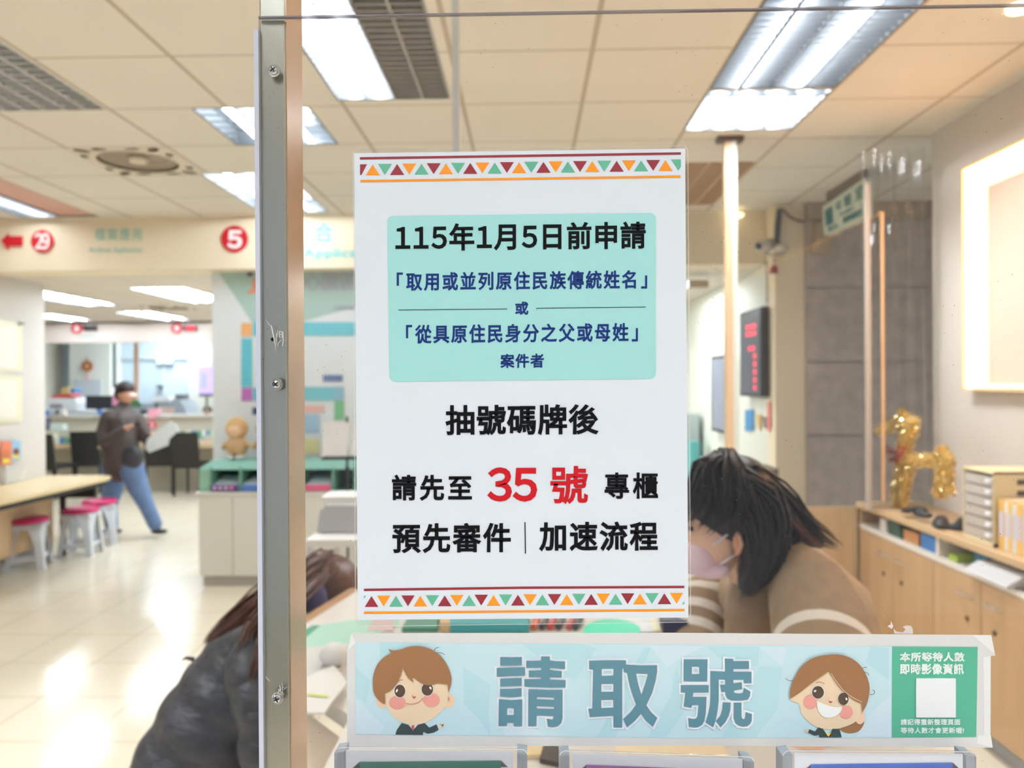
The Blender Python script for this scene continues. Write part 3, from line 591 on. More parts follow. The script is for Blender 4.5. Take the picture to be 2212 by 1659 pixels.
cart(ban, z5, [
    ('girl_bun', hairc, [('s', [(560, 1020), (620, 1055), (700, 1050), (750, 1015), (775, 950), (700, 930), (620, 950)])]),
    ('girl_ear', skinl, [('c', 738, 905, 45, 70)]),
    ('girl_face', skin, [('s', [(112, 745), (190, 792), (215, 880), (275, 950), (350, 1000), (450, 1022), (560, 1010), (680, 965), (740, 900), (765, 790), (720, 600), (460, 440), (250, 600)]), ('c', 262, 1036, 17, 15), ('l', [(260, 1036), (246, 1020)], 1.2), ('l', [(260, 1036), (242, 1034)], 1.2)]),
    ('girl_suit', suit, [('p', [(372, 1092), (370, 1070), (330, 1078), (272, 1050), (285, 1020), (335, 1040), (365, 1003), (405, 1015), (455, 1085), (495, 1015), (555, 1018), (575, 1092)])]),
    ('girl_collar', mat((246, 214, 80), .5), [('p', [(428, 1050), (455, 1087), (482, 1050), (455, 1062)])]),
    ('girl_cheeks', cheek, [('c', 293, 776, 60, 62), ('c', 614, 866, 60, 60)]),
    ('girl_eye_whites', wht, [('c', 362, 687, 59, 62), ('c', 590, 745, 52, 60), ('s', [(350, 762, 1), (420, 795), (500, 818), (580, 820, 1), (562, 870), (510, 905), (450, 917), (400, 900), (362, 845)])]),
    ('girl_eyes', brown, [('c', 362, 688, 53, 57), ('c', 590, 747, 47, 56)]),
    ('girl_eye_highlights', wht, [('c', 335, 677, 13, 9, -.5), ('c', 617, 748, 8, 13, -.4)]),
    ('girl_hair', hairc, [('s', [(108, 748, 1), (115, 660), (150, 560), (220, 450), (330, 375), (500, 347), (620, 365), (720, 425), (790, 520), (825, 640), (810, 760), (780, 835), (757, 870, 1), (757, 790, 1), (680, 755), (600, 690), (530, 610), (460, 498, 1), (400, 540), (300, 610), (200, 690)])]),
    ('girl_hair_line', mat((240, 222, 205), .5), [('l', [(480, 520), (530, 595), (600, 680), (680, 738), (757, 775)], 1.0)]),
    ('girl_nose', lipc, [('s', [(458, 742), (462, 768), (490, 768), (478, 785), (458, 772)])]),
    ('girl_wisps', wisp, [('l', [(68, 565), (100, 582), (138, 587)], 1.2), ('l', [(762, 470), (803, 460)], 1.2), ('l', [(775, 508), (805, 515), (820, 536)], 1.2), ('l', [(825, 707), (855, 708), (870, 690), (865, 672), (850, 668)], 1.2), ('l', [(343, 602), (380, 596), (422, 612)], 1.1)])])
# ---------------- leaflet holders along the bottom ----------------
def holder(x0, x1, yl, yr, c0, c1, ry0, ry1, r0, r1, col, dark, lab):
    Yh = .466; t = thing('leaflet_holder', lab, 'holder', tuple(W((x0 + x1) / 2, 1900, Yh)), 'leaflet holders below the banner')
    k = (yr - yl) / (x1 - x0); yy = lambda x: yl + k * (x - x0); bot = 1900
    body = [(x0, bot), (x0, yy(x0) + 10), (x0 + 3, yy(x0) + 4), (x0 + 10, yy(x0)), (x1 - 10, yy(x1)), (x1 - 3, yy(x1) + 4), (x1, yy(x1) + 10), (x1, bot)]
    MB().prism(body, PL(Yh), (0, .002, 0)).build('front_sheet', glass(refl=.6, haze=.06, hcol=(240, 242, 250)), t)
    MB().prism(body, PL(Yh + .018), (0, .002, 0)).build('rear_sheet', glass(refl=.6, haze=.05, hcol=(240, 242, 250)), t)
    e = MB(); line(e, body[1:-1], 1.6, PL(Yh - .0003)); e.build('sheet_edge', mat((216, 218, 228), .3), t)
    for nm, a, b2 in (('left_end', x0, x0 + 21), ('right_end', x1 - 22, x1)):
        MB().prism([(a, bot), (a, yy(a) + 12 if nm == 'left_end' else yy(a) + 9), (b2, yy(b2) + 9 if nm == 'left_end' else yy(b2) + 12), (b2, bot)], PL(Yh + .003), (0, .013, 0)).build('end_block', mat((160, 165, 174), .5), t, label='grey end of the holder')
    MB().prism([(c0, bot), (c0, yy(c0) + 5), (c1, yy(c1) + 5), (c1, bot)], PL(Yh + .004), (0, .0006, 0)).build('leaflet', mat((232, 234, 244), .5), t, label='white leaflet with a coloured ribbon heading')
    MB().flat([(r0, ry0), (r1, ry1), (r1, 1720), (r0, 1720)], PL(Yh + .0036)).build('ribbon_heading', mat(col, .5), t)
    f = MB(); f.flat([(r0, ry0), (r0, ry0 + 13), (r0 - 15, ry0 + 13)], PL(Yh + .0037)); f.flat([(r1, ry1), (r1 + 15, ry1 + 14), (r1, ry1 + 14)], PL(Yh + .0037)); f.build('ribbon_fold', mat(dark, .5), t)
holder(722, 1139, 1615, 1619, 747, 1108, 1646, 1643, 777, 1082, (18, 116, 102), (40, 60, 62), 'leaflet holder with green ribbon card, nearest the steel post')
holder(1209, 1629, 1622, 1635, 1237, 1604, 1652, 1664, 1267, 1575, (156, 88, 168), (80, 50, 90), 'middle leaflet holder with a purple ribbon card')
holder(1691, 2109, 1622, 1624, 1716, 2080, 1651, 1647, 1752, 2058, (20, 92, 198), (74, 40, 70), 'leaflet holder with bright blue ribbon card under the green panel')
# ================= lettering and signs on the header =================
def PLt(Y, k=0): return PL(Y - k)
red_s = mat((200, 22, 40), .5); teal_l = mat((120, 205, 205), .6)
YF = YB
t = thing('direction_sign', 'red arrow and round 29 on the header, far left', 'sign', tuple(W(60, 545, YF)))
MB().prism([(2, 519), (18, 504), (17, 510), (48, 510), (48, 531), (17, 532), (18, 541)], PLt(YF, .012), (0, .01, 0)).build('arrow', red_s, t)
MB().prism(circ(91, 521, 24.5), PLt(YF, .012), (0, .01, 0)).build('disc', red_s, t)
m = MB(); text(m, '29', 75, 503, 107, 539, PLt(YF, .014), 1.2, dig=.5); m.build('numeral', mat((250, 235, 235), .5), t)
t = thing('counter_number_sign', 'round red 5 on the header just left of the steel post', 'sign', tuple(W(506, 545, YF)))
MB().prism(circ(506, 516, 29), PLt(YF, .014), (0, .012, 0)).build('disc', red_s, t)
m = MB(); text(m, '5', 491, 497, 523, 537, PLt(YF, .016), 2.0); m.build('numeral', mat((252, 240, 244), .5), t)
m = MB(); f_ = PLt(YF, .003)
text(m, '檔案應用', 205, 492, 306, 520, f_, .3, sp=.14); text(m, 'Archives Application', 192, 533, 307, 549, f_, .25)
props(m.build('header_lettering', mat((150, 196, 182), .7)), 'pale green Archives Application lettering on the header', 'lettering')
m = MB(); text(m, '合', 679, 480, 720, 524, f_, 1.0); text(m, 'Application', 655, 536, 835, 562, f_, 1.0)
props(m.build('header_lettering', teal_l), 'light cyan Application lettering on the header between post and notice', 'lettering')
# ================= mint wall art =================
YM = 6.55
def wallprint(name, pts, m_, lab, cat, Y=YM, k=.002, th=.0015):
    return props(MB().prism(pts, PLt(Y, k), (0, th, 0)).build(name, m_), lab, cat)
t = thing('wall_graphic', 'mint and white wall graphic with coloured blocks, behind the plush dolls', 'wall graphic', tuple(W(600, 990, YM)))
zt_ = 571
MB().prism([(461, zt_), (853, zt_ - 3), (853, 640), (560, 720)], PLt(YM, .002), (0, .0015, 0)).build('mint_field', mat((178, 206, 200), .6), t)
for nm, pts, c in (('orange_block', rect(521, 698, 544, 726), (240, 182, 120)), ('cyan_block', rect(546, 698, 556, 726), (110, 200, 222)), ('cyan_column', rect(521, 731, 545, 836), (104, 196, 216)), ('purple_block', rect(522, 838, 545, 866), (190, 116, 196)), ('cyan_block', rect(547, 838, 557, 866), (110, 200, 222)),
                   ('cyan_band', rect(600, 696, 852, 725), (120, 204, 222)), ('cyan_band', rect(600, 836, 722, 865), (128, 202, 218)), ('blue_band', rect(722, 836, 743, 865), (150, 196, 222)), ('green_block', rect(722, 866, 743, 907), (130, 196, 150)), ('navy_chip', rect(545, 880, 557, 896), (70, 92, 140)),
                   ('navy_chip', rect(698, 810, 740, 824), (110, 130, 180)), ('purple_dot', circ(540, 590, 7), (96, 70, 110)), ('coral_stroke', spl([(545, 604), (558, 604), (558, 625), (548, 634), (534, 633), (545, 620)], 5), (240, 160, 130)), ('pink_patch', rect(655, 876, 700, 890), (240, 190, 186)), ('blue_patch', rect(655, 895, 690, 935), (176, 205, 232)), ('yellow_patch', rect(655, 948, 690, 980), (236, 226, 170))):
    MB().prism(pts, PLt(YM, .006), (0, .0035, 0)).build(nm, mat(c, .55), t)
m = MB(); f_ = PLt(YM, .0055); text(m, '心園區', 655, 588, 770, 628, f_, .8); text(m, '服務時間', 720, 660, 768, 670, f_, .3); m.build('lettering', mat((176, 180, 196), .6), t)
# ================= cabinet, tray box and dolls =================
Yc = 6.05; cxa, cxb = W(427, 1200, Yc).x, W(760, 1200, Yc).x
zc_ = W(500, 1064, Yc).z; cab = thing('storage_cabinet', 'low pale grey cabinet carrying the green tray box', 'cabinet', ((cxa + cxb) / 2, Yc, 0))
cabm = mat((232, 231, 224), .45)
MB().box(cxa + .01, cxb, Yc + .01, YM - .01, .08, zc_ - .02).build('body', cabm, cab); MB().box(cxa - .012, cxb, Yc - .012, YM - .01, zc_ - .02, zc_ + .004).build('top', mat((236, 235, 230), .4), cab, bevel=.003)
MB().box(cxa + .03, cxb, Yc + .03, YM - .02, 0, .08).build('plinth', mat((186, 184, 178), .5), cab)
dx = W(501, 1200, Yc).x - cxa
for i in range(4):
    a = cxa + .012 + i * dx; MB().box(a, min(a + dx - .006, cxb), Yc - .004, Yc + .012, .085, zc_ - .025).build('door', cabm, cab, bevel=.002)
gz0, gz1 = zc_ + .004, W(460, 1007, Yc).z + .0; bx = W(427, 1040, Yc).x + .02; green = mat((118, 178, 160), .5); gin = mat((60, 130, 112), .6)
t = thing('tray_box', 'green wooden tray box with open compartments on the grey cabinet', 'tray box', (bx, Yc, gz0))
xs = [W(p, 1030, Yc).x for p in (427, 453, 517, 582, 650, 718, 765)]
MB().box(xs[0], xs[1], Yc + .02, Yc + .42, gz0, gz1 - .03).build('side_block', mat((150, 196, 176), .5), t, bevel=.003)
MB().box(xs[1], xs[-1], Yc + .02, Yc + .42, gz0, gz0 + .008).box(xs[1], xs[-1], Yc + .40, Yc + .42, gz0, gz1).build('back', gin, t)
for x in xs[1:]: MB().box(x - .008, x + .008, Yc + .02, Yc + .41, gz0, gz1 - .01).build('divider', green, t)
MB().hexa([(xs[0], Yc + .015, gz1 - .03), (xs[0], Yc + .43, gz1 - .03), (xs[-1], Yc + .43, gz1 - .03), (xs[-1], Yc + .015, gz1 - .03), (xs[0] + .06, Yc + .1, gz1 + .03), (xs[0] + .06, Yc + .43, gz1 + .03), (xs[-1], Yc + .43, gz1 + .03), (xs[-1], Yc + .1, gz1 + .03)]).build('lid', mat((140, 196, 182), .45), t)
for i, (a, b, c, l) in enumerate(((453, 514, (110, 70, 150), 'purple fronted tray of cards in the leftmost box compartment'), (519, 580, (90, 130, 210), 'blue fronted tray of cards beside the purple one'), (655, 716, (222, 100, 140), 'pink fronted tray of cards seen right of the steel post'))):
    xa, xb = W(a, 1050, Yc).x + .012, W(b, 1050, Yc).x - .008
    u = thing('card_tray', l, 'tray', ((xa + xb) / 2, Yc, gz0 + .008), 'card trays in the green box')
    MB().box(xa, xb, Yc - .005, Yc + .015, gz0 + .009, gz0 + .058).build('front', mat(c, .5), u, label='coloured front panel')
    MB().hexa([(xa, Yc + .016, gz0 + .009), (xa, Yc + .3, gz0 + .009), (xb, Yc + .3, gz0 + .009), (xb, Yc + .016, gz0 + .009), (xa + .01, Yc + .016, gz0 + .06), (xa + .02, Yc + .2, gz0 + .11), (xb - .01, Yc + .2, gz0 + .11), (xb, Yc + .016, gz0 + .06)]).build('cards', mat((200, 216, 226), .5), u)
    if i == 0:
        for k in range(4):
            q = MB(); q.cyl((xa + .03 + k * .045, Yc - .0055, gz0 + .034), (xa + .03 + k * .045, Yc - .0075, gz0 + .034), .013, 10); q.build('card_emblem', mat((240, 220, 235) if k < 3 else (250, 170, 190), .5), u)
def doll(px, lab, s=1.0):
    c = W(px, 998, Yc + .2); z0 = gz1 + .031; x = c.x; y = Yc + .24; t = thing('plush_doll', lab, 'doll', (x, y, z0), 'plush dolls on the green tray box')
    tan, pale = mat((216, 178, 128), .9, bump=.4, nscale=60), mat((240, 205, 172), .8)
    for sx in (-1, 1): MB().ell((x + sx * .035, y - .03, z0 + .022), (.036, .05, .022)).build('shoe', mat((240, 240, 240), .5), t, smooth=True)
    b = MB(); b.lathe((x, y, z0 + .02), [(.03, 0), (.06, .01), (.085, .06), (.075, .12), (.05, .17), (.02, .19)]); b.build('body', mat((205, 172, 132), .9), t, smooth=True)
    MB().tube([(x - .04, y, z0 + .16), (x - .09, y - .01, z0 + .12), (x - .115, y - .01, z0 + .09)], [.024, .022, .018]).build('arm', tan, t, smooth=True); MB().tube([(x + .04, y, z0 + .16), (x + .09, y - .01, z0 + .12), (x + .11, y - .01, z0 + .10)], [.024, .022, .018]).build('arm', tan, t, smooth=True)
    MB().ell((x, y, z0 + .255), (.092, .08, .095), 20, 14).build('head', tan, t, smooth=True); MB().ell((x, y - .035, z0 + .245), (.068, .052, .062), 18, 12).build('face', pale, t, smooth=True)
    MB().ell((x, y - .02, z0 + .045), (.05, .05, .02)).build('hem', mat((150, 110, 84), .8), t, smooth=True)
doll(508, 'tan plush doll with white shoes, left one on the tray box'); doll(574, 'tan plush doll mostly hidden by the steel post')
Yt = 3.4; zt_b = W(700, 1157, Yt).z; xa_, xb_ = W(672, 1157, Yt).x, W(900, 1157, Yt).x
t = thing('side_table', 'white side table with papers behind the customer', 'table', ((xa_ + xb_) / 2, Yt, 0)); MB().box(xa_, xb_, Yt - .1, Yt + .4, zt_b - .03, zt_b).build('top', mat((222, 220, 216), .4), t)
for xx in (xa_ + .02, xb_ - .02):
    for yy in (Yt - .08, Yt + .38): MB().box(xx - .012, xx + .012, yy - .012, yy + .012, 0, zt_b - .03).build('leg', mat((200, 200, 200), .4), t)
t = thing('label_printer', 'grey desktop printer on the white side table', 'printer', tuple(W(740, 1157, Yt + .1))); MB().prism([(684, 1150), (690, 1106), (703, 1092), (860, 1092), (860, 1150)], PL(Yt + .05), (0, .25, 0)).build('body', mat((176, 176, 178), .5), t, bevel=.006); MB().prism([(700, 1091), (690, 1074), (850, 1072), (856, 1091)], PL(Yt + .1), (0, .2, 0)).build('lid', mat((226, 224, 218), .5), t, bevel=.004)
# music stand sign
Ys = 5.0; t = thing('sign_stand', 'black stand holding two white sheets behind the clear screen', 'stand', tuple(W(750, 1180, Ys)[:2]) + (0,)); sx = W(750, 1000, Ys).x
MB().cyl((sx, Ys, .02), (sx, Ys, W(750, 900, Ys).z), .009, 10).cyl((sx, Ys, 1.0), (sx, Ys, W(750, 1008, Ys).z), .014, 10).build('pole', M_DARK, t)
MB().prism([(692, 990), (700, 986), (800, 986), (800, 992), (694, 994)], PL(Ys - .02), (0, .04, 0)).build('ledge', M_DARK, t)
for a, l in ((0, 'left'), (62, 'right')):
    MB().prism([(701 + a, 911), (756 + a, 912), (751 + a, 988), (694 + a, 985)], PL(Ys - .015), (0, .004, 0)).build('sheet', mat((228, 228, 230), .5), t)
for a in (0, 2.1, 4.2): MB().tube([(sx, Ys, .12), (sx + .22 * math.cos(a), Ys + .22 * math.sin(a), .012)], .007, 8).build('leg', M_DARK, t)
# ================= left table, stools, wall notices =================
zt2 = .75
tbl = thing('writing_table', 'long pale wood table against the left wall by the stools', 'table', (-4.2, 6.3, 0))
tp_ = [(-3.93, 3.4), (-3.93, 7.05), (-3.98, 7.2), (-4.1, 7.26), (-4.615, 7.26), (-4.615, 3.4)]
MB().prism(tp_, lambda x, y: Vector((x, y, zt2 - .028)), (0, 0, .028)).build('top', mat((236, 214, 168), .25, noise=.03), tbl, bevel=.004)
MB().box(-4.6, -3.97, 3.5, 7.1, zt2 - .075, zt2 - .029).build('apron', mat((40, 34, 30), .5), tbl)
MB().box(-4.5, -4.48, 3.5, 7.1, .14, zt2 - .08).build('modesty_panel', mat((222, 190, 150), .5), tbl)
for y in (3.6, 7.16):
    for x in (-4.42, -4.56): MB().box(x - .02, x + .02, y - .02, y + .02, 0, zt2 - .075).build('leg', M_DARK, tbl)
MB().box(-4.46, -4.1, 7.14, 7.18, zt2 - .2, zt2 - .076).build('bracket', M_DARK, tbl)
pink, whp = mat((214, 40, 110), .3), mat((216, 220, 228), .4)
def stool_first(x, y, label, h=.45, rz=.2):
    t = thing('plastic_stool', label, 'stool', (x, y, 0), 'white plastic stools with pink seats'); 
    s_ = MB(); s_.lathe((x, y, h - .045), [(.14, 0), (.162, .008), (.164, .03), (.15, .043), (.05, .046), (.001, .046)], 28); s_.build('seat', pink, t, smooth=True, label='glossy pink seat')
    r_ = MB(); r_.loft([[Vector((x + r * math.cos(a), y + r * math.sin(a), z)) for a in [2 * PI * (i + .5) / 4 for i in range(4)]] for r, z in ((.205, h - .1), (.195, h - .045))], cap=True); r_.build('rim', whp, t, bevel=.02)
    for k in range(4):
        a = PI / 4 + k * PI / 2; c, s2 = math.cos(a), math.sin(a); L = MB(); rings = []
        for (rr, z, wd) in ((.20, 0, .045), (.195, .02, .043), (.165, .22, .05), (.14, h - .1, .085), (.135, h - .06, .09)):
            cx_, cy_ = x + rr * c, y + rr * s2; tx, ty = -s2, c; dx_, dy_ = c * .012, s2 * .012
            rings.append([Vector((cx_ + tx * wd + dx_ * -1, cy_ + ty * wd - dy_, z)), Vector((cx_ + dx_ * 2, cy_ + dy_ * 2, z)), Vector((cx_ - tx * wd - dx_, cy_ - ty * wd - dy_, z)), Vector((cx_ - dx_, cy_ - dy_, z))])
        L.loft(rings); L.build('leg', whp, t, bevel=.004)
        a2 = a + PI / 2; p = [(x + .186 * math.cos(q), y + .186 * math.sin(q), .1) for q in (a, a2)]
        MB().tube(p, [(.022, .006)] * 2, 6, up=(0, 0, 1)).build('crossbar', whp, t)
    return t
pS = lambda px, pyf: WZ(px, pyf, 0)
p1_, p2_, p3_ = pS(62, 1226), pS(175, 1197), pS(216, 1174)
st = stool_first(p1_.x, p1_.y, 'white plastic stool with a pink seat, nearest to the viewer')
st.rotation_euler = (0, 0, .35)
dup(st, (p2_.x, p2_.y, 0), .15, 'white plastic stool with a pink seat, middle of the three'); dup(st, (p3_.x, p3_.y, 0), .5, 'white plastic stool with a pink seat, farthest and beside the walker')
# notices on the left wall (plane x = -4.62)
def WX(px, py, X):
    d = ray(px, py); return CAM + d * (X / d.x)
XL = -4.618
def wallx(name, pts, m_, lab=None, cat=None, X=XL, th=.01, parent=None, **k):
    return props(MB().prism(pts, lambda x, y: WX(x, y, X), (th, 0, 0)).build(name, m_, parent, **k), lab, cat)
for (y0, y1, lab) in ((692, 802, 'upper cream framed notice on the left wall'), (808, 910, 'lower cream framed notice on the left wall')):
    t = thing('framed_notice', lab, 'notice', tuple(WX(20, y1, XL)), 'cream framed notices on the left wall')
    s0 = 4 if y0 < 700 else -2
    wallx('frame', [(-30, y0 - 6), (46, y0 + 6), (46, y1 - s0 * .3), (-30, y1 + 4)], mat((226, 222, 196), .4), parent=t); wallx('sheet', [(-24, y0 + 6), (36, y0 + 16), (36, y1 - 8), (-24, y1 - 4)], mat((232, 228, 218), .5), X=XL + .012, th=.002, parent=t)
wallx('frame_clip', [(38, 696), (47, 697), (47, 702), (38, 701)], mat((120, 122, 112), .5), 'small grey clip at the corner of the upper notice', 'clip', XL + .002, .03)
for pts, c, lab in (([(1, 952), (24, 954), (24, 1002), (1, 1006)], (226, 130, 100), 'orange illustrated leaflet on the left wall rack'), ([(24, 950), (44, 952), (44, 992), (24, 996)], (150, 190, 220), 'pale blue leaflet on the left wall rack')):
    o = thing('wall_leaflet', lab, 'leaflet', tuple(WX(pts[0][0], pts[2][1], XL)), 'leaflets on the left wall rack'); wallx('sheet', pts, mat(c, .5), X=XL + .03, th=.006, parent=o)
    (xa, ya), (xb, yb) = pts[0], pts[2]; k = (xb - xa)
    wallx('picture', circ(xa + k * .55, ya + (yb - ya) * .62, k * .33, (yb - ya) * .2), mat((196, 120, 70) if c[0] > 200 else (120, 80, 50), .5), X=XL + .037, th=.001, parent=o); wallx('picture', rect(xa + k * .2, ya + (yb - ya) * .78, xa + k * .85, ya + (yb - ya) * .95), mat((230, 214, 90), .5), X=XL + .038, th=.001, parent=o)
wallx('leaflet_rack', [(0, 1006), (40, 1000), (40, 1012), (30, 1040), (2, 1045)], mat((232, 232, 230), .3, alpha=.6), 'clear plastic leaflet rack above the left table', 'rack', XL + .001, .05)
# ================= far service counter and office =================
Yq = 11.45
xa, xb = W(60, 1000, Yq).x - 1, W(470, 1000, Yq).x + 1.4
t = thing('service_counter', 'long pale service counter across the far end of the hall', 'counter', ((xa + xb) / 2, Yq, 0))
MB().box(xa, xb, Yq + .12, Yq + .18, 0, W(100, 970, Yq).z).build('front_panel', mat((196, 190, 174), .6), t)
MB().box(xa, xb, Yq - .25, Yq + .5, W(100, 966, Yq).z, W(100, 957, Yq).z).build('worktop', mat((222, 196, 160), .4), t)
MB().box(xa, xb, Yq + .5, Yq + .56, 0, W(100, 903, Yq + .5).z).build('screen_panel', mat((206, 204, 192), .6), t)
MB().box(xa, xb, Yq + .42, Yq + .72, W(100, 903, Yq + .5).z, W(100, 897, Yq + .5).z).build('ledge', mat((214, 212, 206), .4), t)
# header with call boards
Yh2 = 11.6
MB().box(-9, .3, Yh2, Yh2 + .15, W(200, 740, Yh2).z, ZL + .4).build('wall_counter_header', mat((226, 214, 208), .6), kind='structure')
MB().box(-9, .3, Yh2 - .06, Yh2, W(200, 699, Yh2).z, W(200, 690, Yh2).z).build('trim_2', mat((110, 106, 100), .6), kind='structure')
for cx_, lit, lab in ((165, 0, 'round red counter number with a dark call display, left one over the far counter'), (381, 1, 'round red counter number with a lit red call display over the far counter')):
    t = thing('counter_sign', lab, 'sign', tuple(W(cx_, 720, Yh2)), 'counter number signs over the far counter')
    MB().prism(circ(cx_, 709, 12), PL(Yh2 - .03), (0, .03, 0)).build('disc', mat((214, 70, 84), .5), t); m = MB(); text(m, '6' if not lit else '9', cx_ - 5, 702, cx_ + 6, 716, PL(Yh2 - .033), 1.2); m.build('numeral', mat((250, 225, 225), .5), t)
    MB().prism(rect(cx_ + 15, 704, cx_ + 41, 714), PL(Yh2 - .05), (0, .05, 0)).build('display', mat((30, 20, 24), .5), t)
    if lit: MB().prism(rect(cx_ + 22, 704.5, cx_ + 40, 713.5), PL(Yh2 - .052), (0, .001, 0)).build('red_digits', mat((255, 20, 60), .5, emit=1.2), t)
    m = MB(); text(m, '戶政服務', cx_ + 2, 722, cx_ + 40, 731, PL(Yh2 - .003), 0); m.build('lettering', mat((170, 206, 196), .6), t)
# glazed partition and office furniture
Yo = 13.2
def ofs(name, pts, c, lab, cat, Y=Yo, th=.1, group=None, rough=.6, **k):
    return props(MB().prism(pts, PL(Y), (0, th, 0)).build(name, mat(c, rough, **k)), lab, cat, group)
pl = [('office_column', rect(150, 700, 238, 905), (222, 226, 212), 'cream column carrying the round ornament in the back office', 'column', 14.2, .4)]
ofs('office_column', rect(150, 690, 238, 1012), (236, 238, 230), 'cream column with round ornament in the back office', 'column', 14.2, .4)
MB().prism([(149, 690), (149, 960), (149.5, 960), (149.5, 690)], PL(14.19), (0, .01, 0))
for a, b2, lab in ((82, 148, 'left'), (240, 410, 'middle')):
    t = thing('glazed_partition', f'{lab} bluish glazed partition behind the far counter', 'partition', tuple(W((a + b2) / 2, 905, 14.6))); MB().prism(rect(a, 690, b2, 1008), PL(14.6), (0, .02, 0)).build('glass_panel', mat((200, 216, 230), .2), t)
    for x in range(a, b2 + 1, 56 if b2 > 200 else 33): MB().prism(rect(x - 1.6, 742, x + 1.6, 905), PL(14.55), (0, .05, 0)).build('mullion', mat((206, 216, 222), .5), t)
    MB().prism(rect(a, 771, b2, 776), PL(14.54), (0, .05, 0)).build('rail', mat((206, 216, 222), .5), t)
ofs('office_wall_panel', rect(408, 690, 470, 1015), (226, 228, 222), 'plain pale wall panel right of the glazing', 'wall panel', 14.0, .1)
t = thing('wall_ornament', 'round brown knot ornament hanging on the office column', 'ornament', tuple(W(187, 803, 14.15))); MB().prism(circ(187, 791, 11.5), PL(14.15), (0, .04, 0)).build('disc', mat((168, 104, 62), .6), t); MB().prism(circ(187, 791, 4, 6), PL(14.14), (0, .01, 0)).build('centre', mat((206, 160, 110), .6), t); MB().prism(rect(186, 804, 188.5, 822), PL(14.15), (0, .02, 0)).build('tassel', mat((226, 150, 160), .6), t); MB().prism(rect(186, 772, 188, 780), PL(14.15), (0, .01, 0)).build('loop', mat((168, 104, 62), .6), t)
ofs('whiteboard', rect(160, 820, 218, 866), (206, 214, 222), 'pale board on the office column below the ornament', 'board', 14.17, .02)
ofs('door_frame_post', rect(289, 700, 297, 900), (214, 180, 160), 'pinkish upright post rising behind the walker', 'post', 12.6, .06)
ofs('conduit_pipe', rect(243, 661, 248, 838), (104, 112, 112), 'dark vertical pipe in the back office', 'pipe', 12.8, .05)
ofs('hanging_lamp', rect(338, 773, 372, 786), (214, 228, 228), 'pale lamp fitting behind the office glazing', 'lamp', 14.5, .1)
t = thing('display_screen', 'portrait screen glowing lilac at the right of the far counter', 'screen', tuple(W(445, 857, 11.9))); MB().prism(rect(429, 792, 462, 850), PL(11.9), (0, .05, 0)).build('screen', mat((186, 170, 255), .4, emit=.9), t); MB().prism(rect(430, 850, 462, 857), PL(11.93), (0, .05, 0)).prism(rect(443, 857, 449, 899), PL(11.94), (0, .03, 0)).build('stand', mat((140, 136, 120), .5), t); MB().prism(rect(434, 806, 446, 838), PL(11.898), (0, .001, 0)).build('picture', mat((160, 165, 255), .4, emit=.9), t)
# monitors, printers, copier
zd = W(150, 889, 12.3).z; dk_ = thing('office_desk', 'long grey office desk behind the far counter', 'desk', (-6.5, 12.9, 0))
MB().box(-8.95, -6.45, 12.2, 13.9, zd - .04, zd - .001).build('worktop', mat((204, 208, 210), .5), dk_); MB().box(-8.95, -6.45, 12.25, 12.3, 0, zd - .04).build('front_panel', mat((186, 190, 190), .6), dk_)
t = thing('monitor', 'black office monitor left of the walker', 'monitor', tuple(W(212, 893, 12.4))); MB().prism(rect(185, 855, 240, 884), PL(12.4), (0, .04, 0)).build('screen', mat((40, 44, 52), .4), t); MB().prism([(208, 884), (218, 884), (220, 892), (205, 892)], PL(12.42), (0, .03, 0)).build('stand', M_DARK, t)
t = thing('printer', 'white printer with a red folder on top, far left desk', 'printer', tuple(W(132, 890, 12.3)))
MB().prism([(98, 868), (104, 860), (160, 860), (166, 870), (166, 888), (98, 888)], PL(12.3), (0, .4, 0)).build('body', mat((226, 230, 234), .5), t); MB().prism(rect(108, 874, 134, 881), PL(12.29), (0, .02, 0)).build('paper_slot', mat((130, 124, 126), .6), t); MB().prism([(108, 859), (116, 853), (150, 850), (154, 856), (140, 860)], PL(12.3), (0, .3, 0)).build('red_folder', mat((206, 80, 72), .6), t)
t = thing('copier', 'large grey copier with a panel, right of the walker', 'copier', tuple(W(360, 940, 12.6)))
MB().prism([(300, 872), (334, 870), (338, 864), (388, 864), (398, 880), (404, 900), (405, 1038), (300, 1038)], PL(12.6), (0, .5, 0)).build('body', mat((172, 182, 192), .5), t); MB().prism(rect(346, 880, 376, 898), PL(12.59), (0, .01, 0)).build('panel', mat((232, 206, 196), .5), t); MB().prism(rect(303, 886, 318, 900), PL(12.59), (0, .01, 0)).build('control', mat((70, 80, 96), .5), t); MB().prism([(334, 872), (342, 900), (346, 900), (338, 870)], PL(12.58), (0, .01, 0)).build('arm', mat((90, 98, 112), .5), t)
ofs('paper_tray', [(326, 868), (332, 856), (362, 855), (368, 862), (366, 868)], (236, 242, 246), 'white sloped tray on top of the grey copier', 'tray', 12.55, .3)
ofs('storage_box', rect(378, 852, 397, 863), (120, 122, 122), 'small dark grey box above the copier', 'box', 12.75, .2)
ofs('file_box', [(132, 838), (146, 836), (147, 885), (132, 885)], (222, 190, 130), 'tan file box on the left office shelf', 'box', 13.4, .2)
ofs('blue_binder', [(150, 839), (161, 838), (161, 885), (154, 885)], (90, 130, 176), 'blue binder beside the tan file box', 'binder', 13.3, .2)
ofs('blue_window_blind', rect(88, 826, 112, 868), (178, 206, 232), 'pale blue blind at the far left of the office', 'blind', 14.5, .1)
ofs('small_lamp', rect(338, 833, 350, 838), (70, 74, 72), 'small dark fitting on the glazing above the copier', 'lamp', 14.5, .1)
t = thing('desk_plant', 'small green plant behind the shoulder of the walker', 'plant', tuple(W(292, 880, 12.4)))
q = MB()
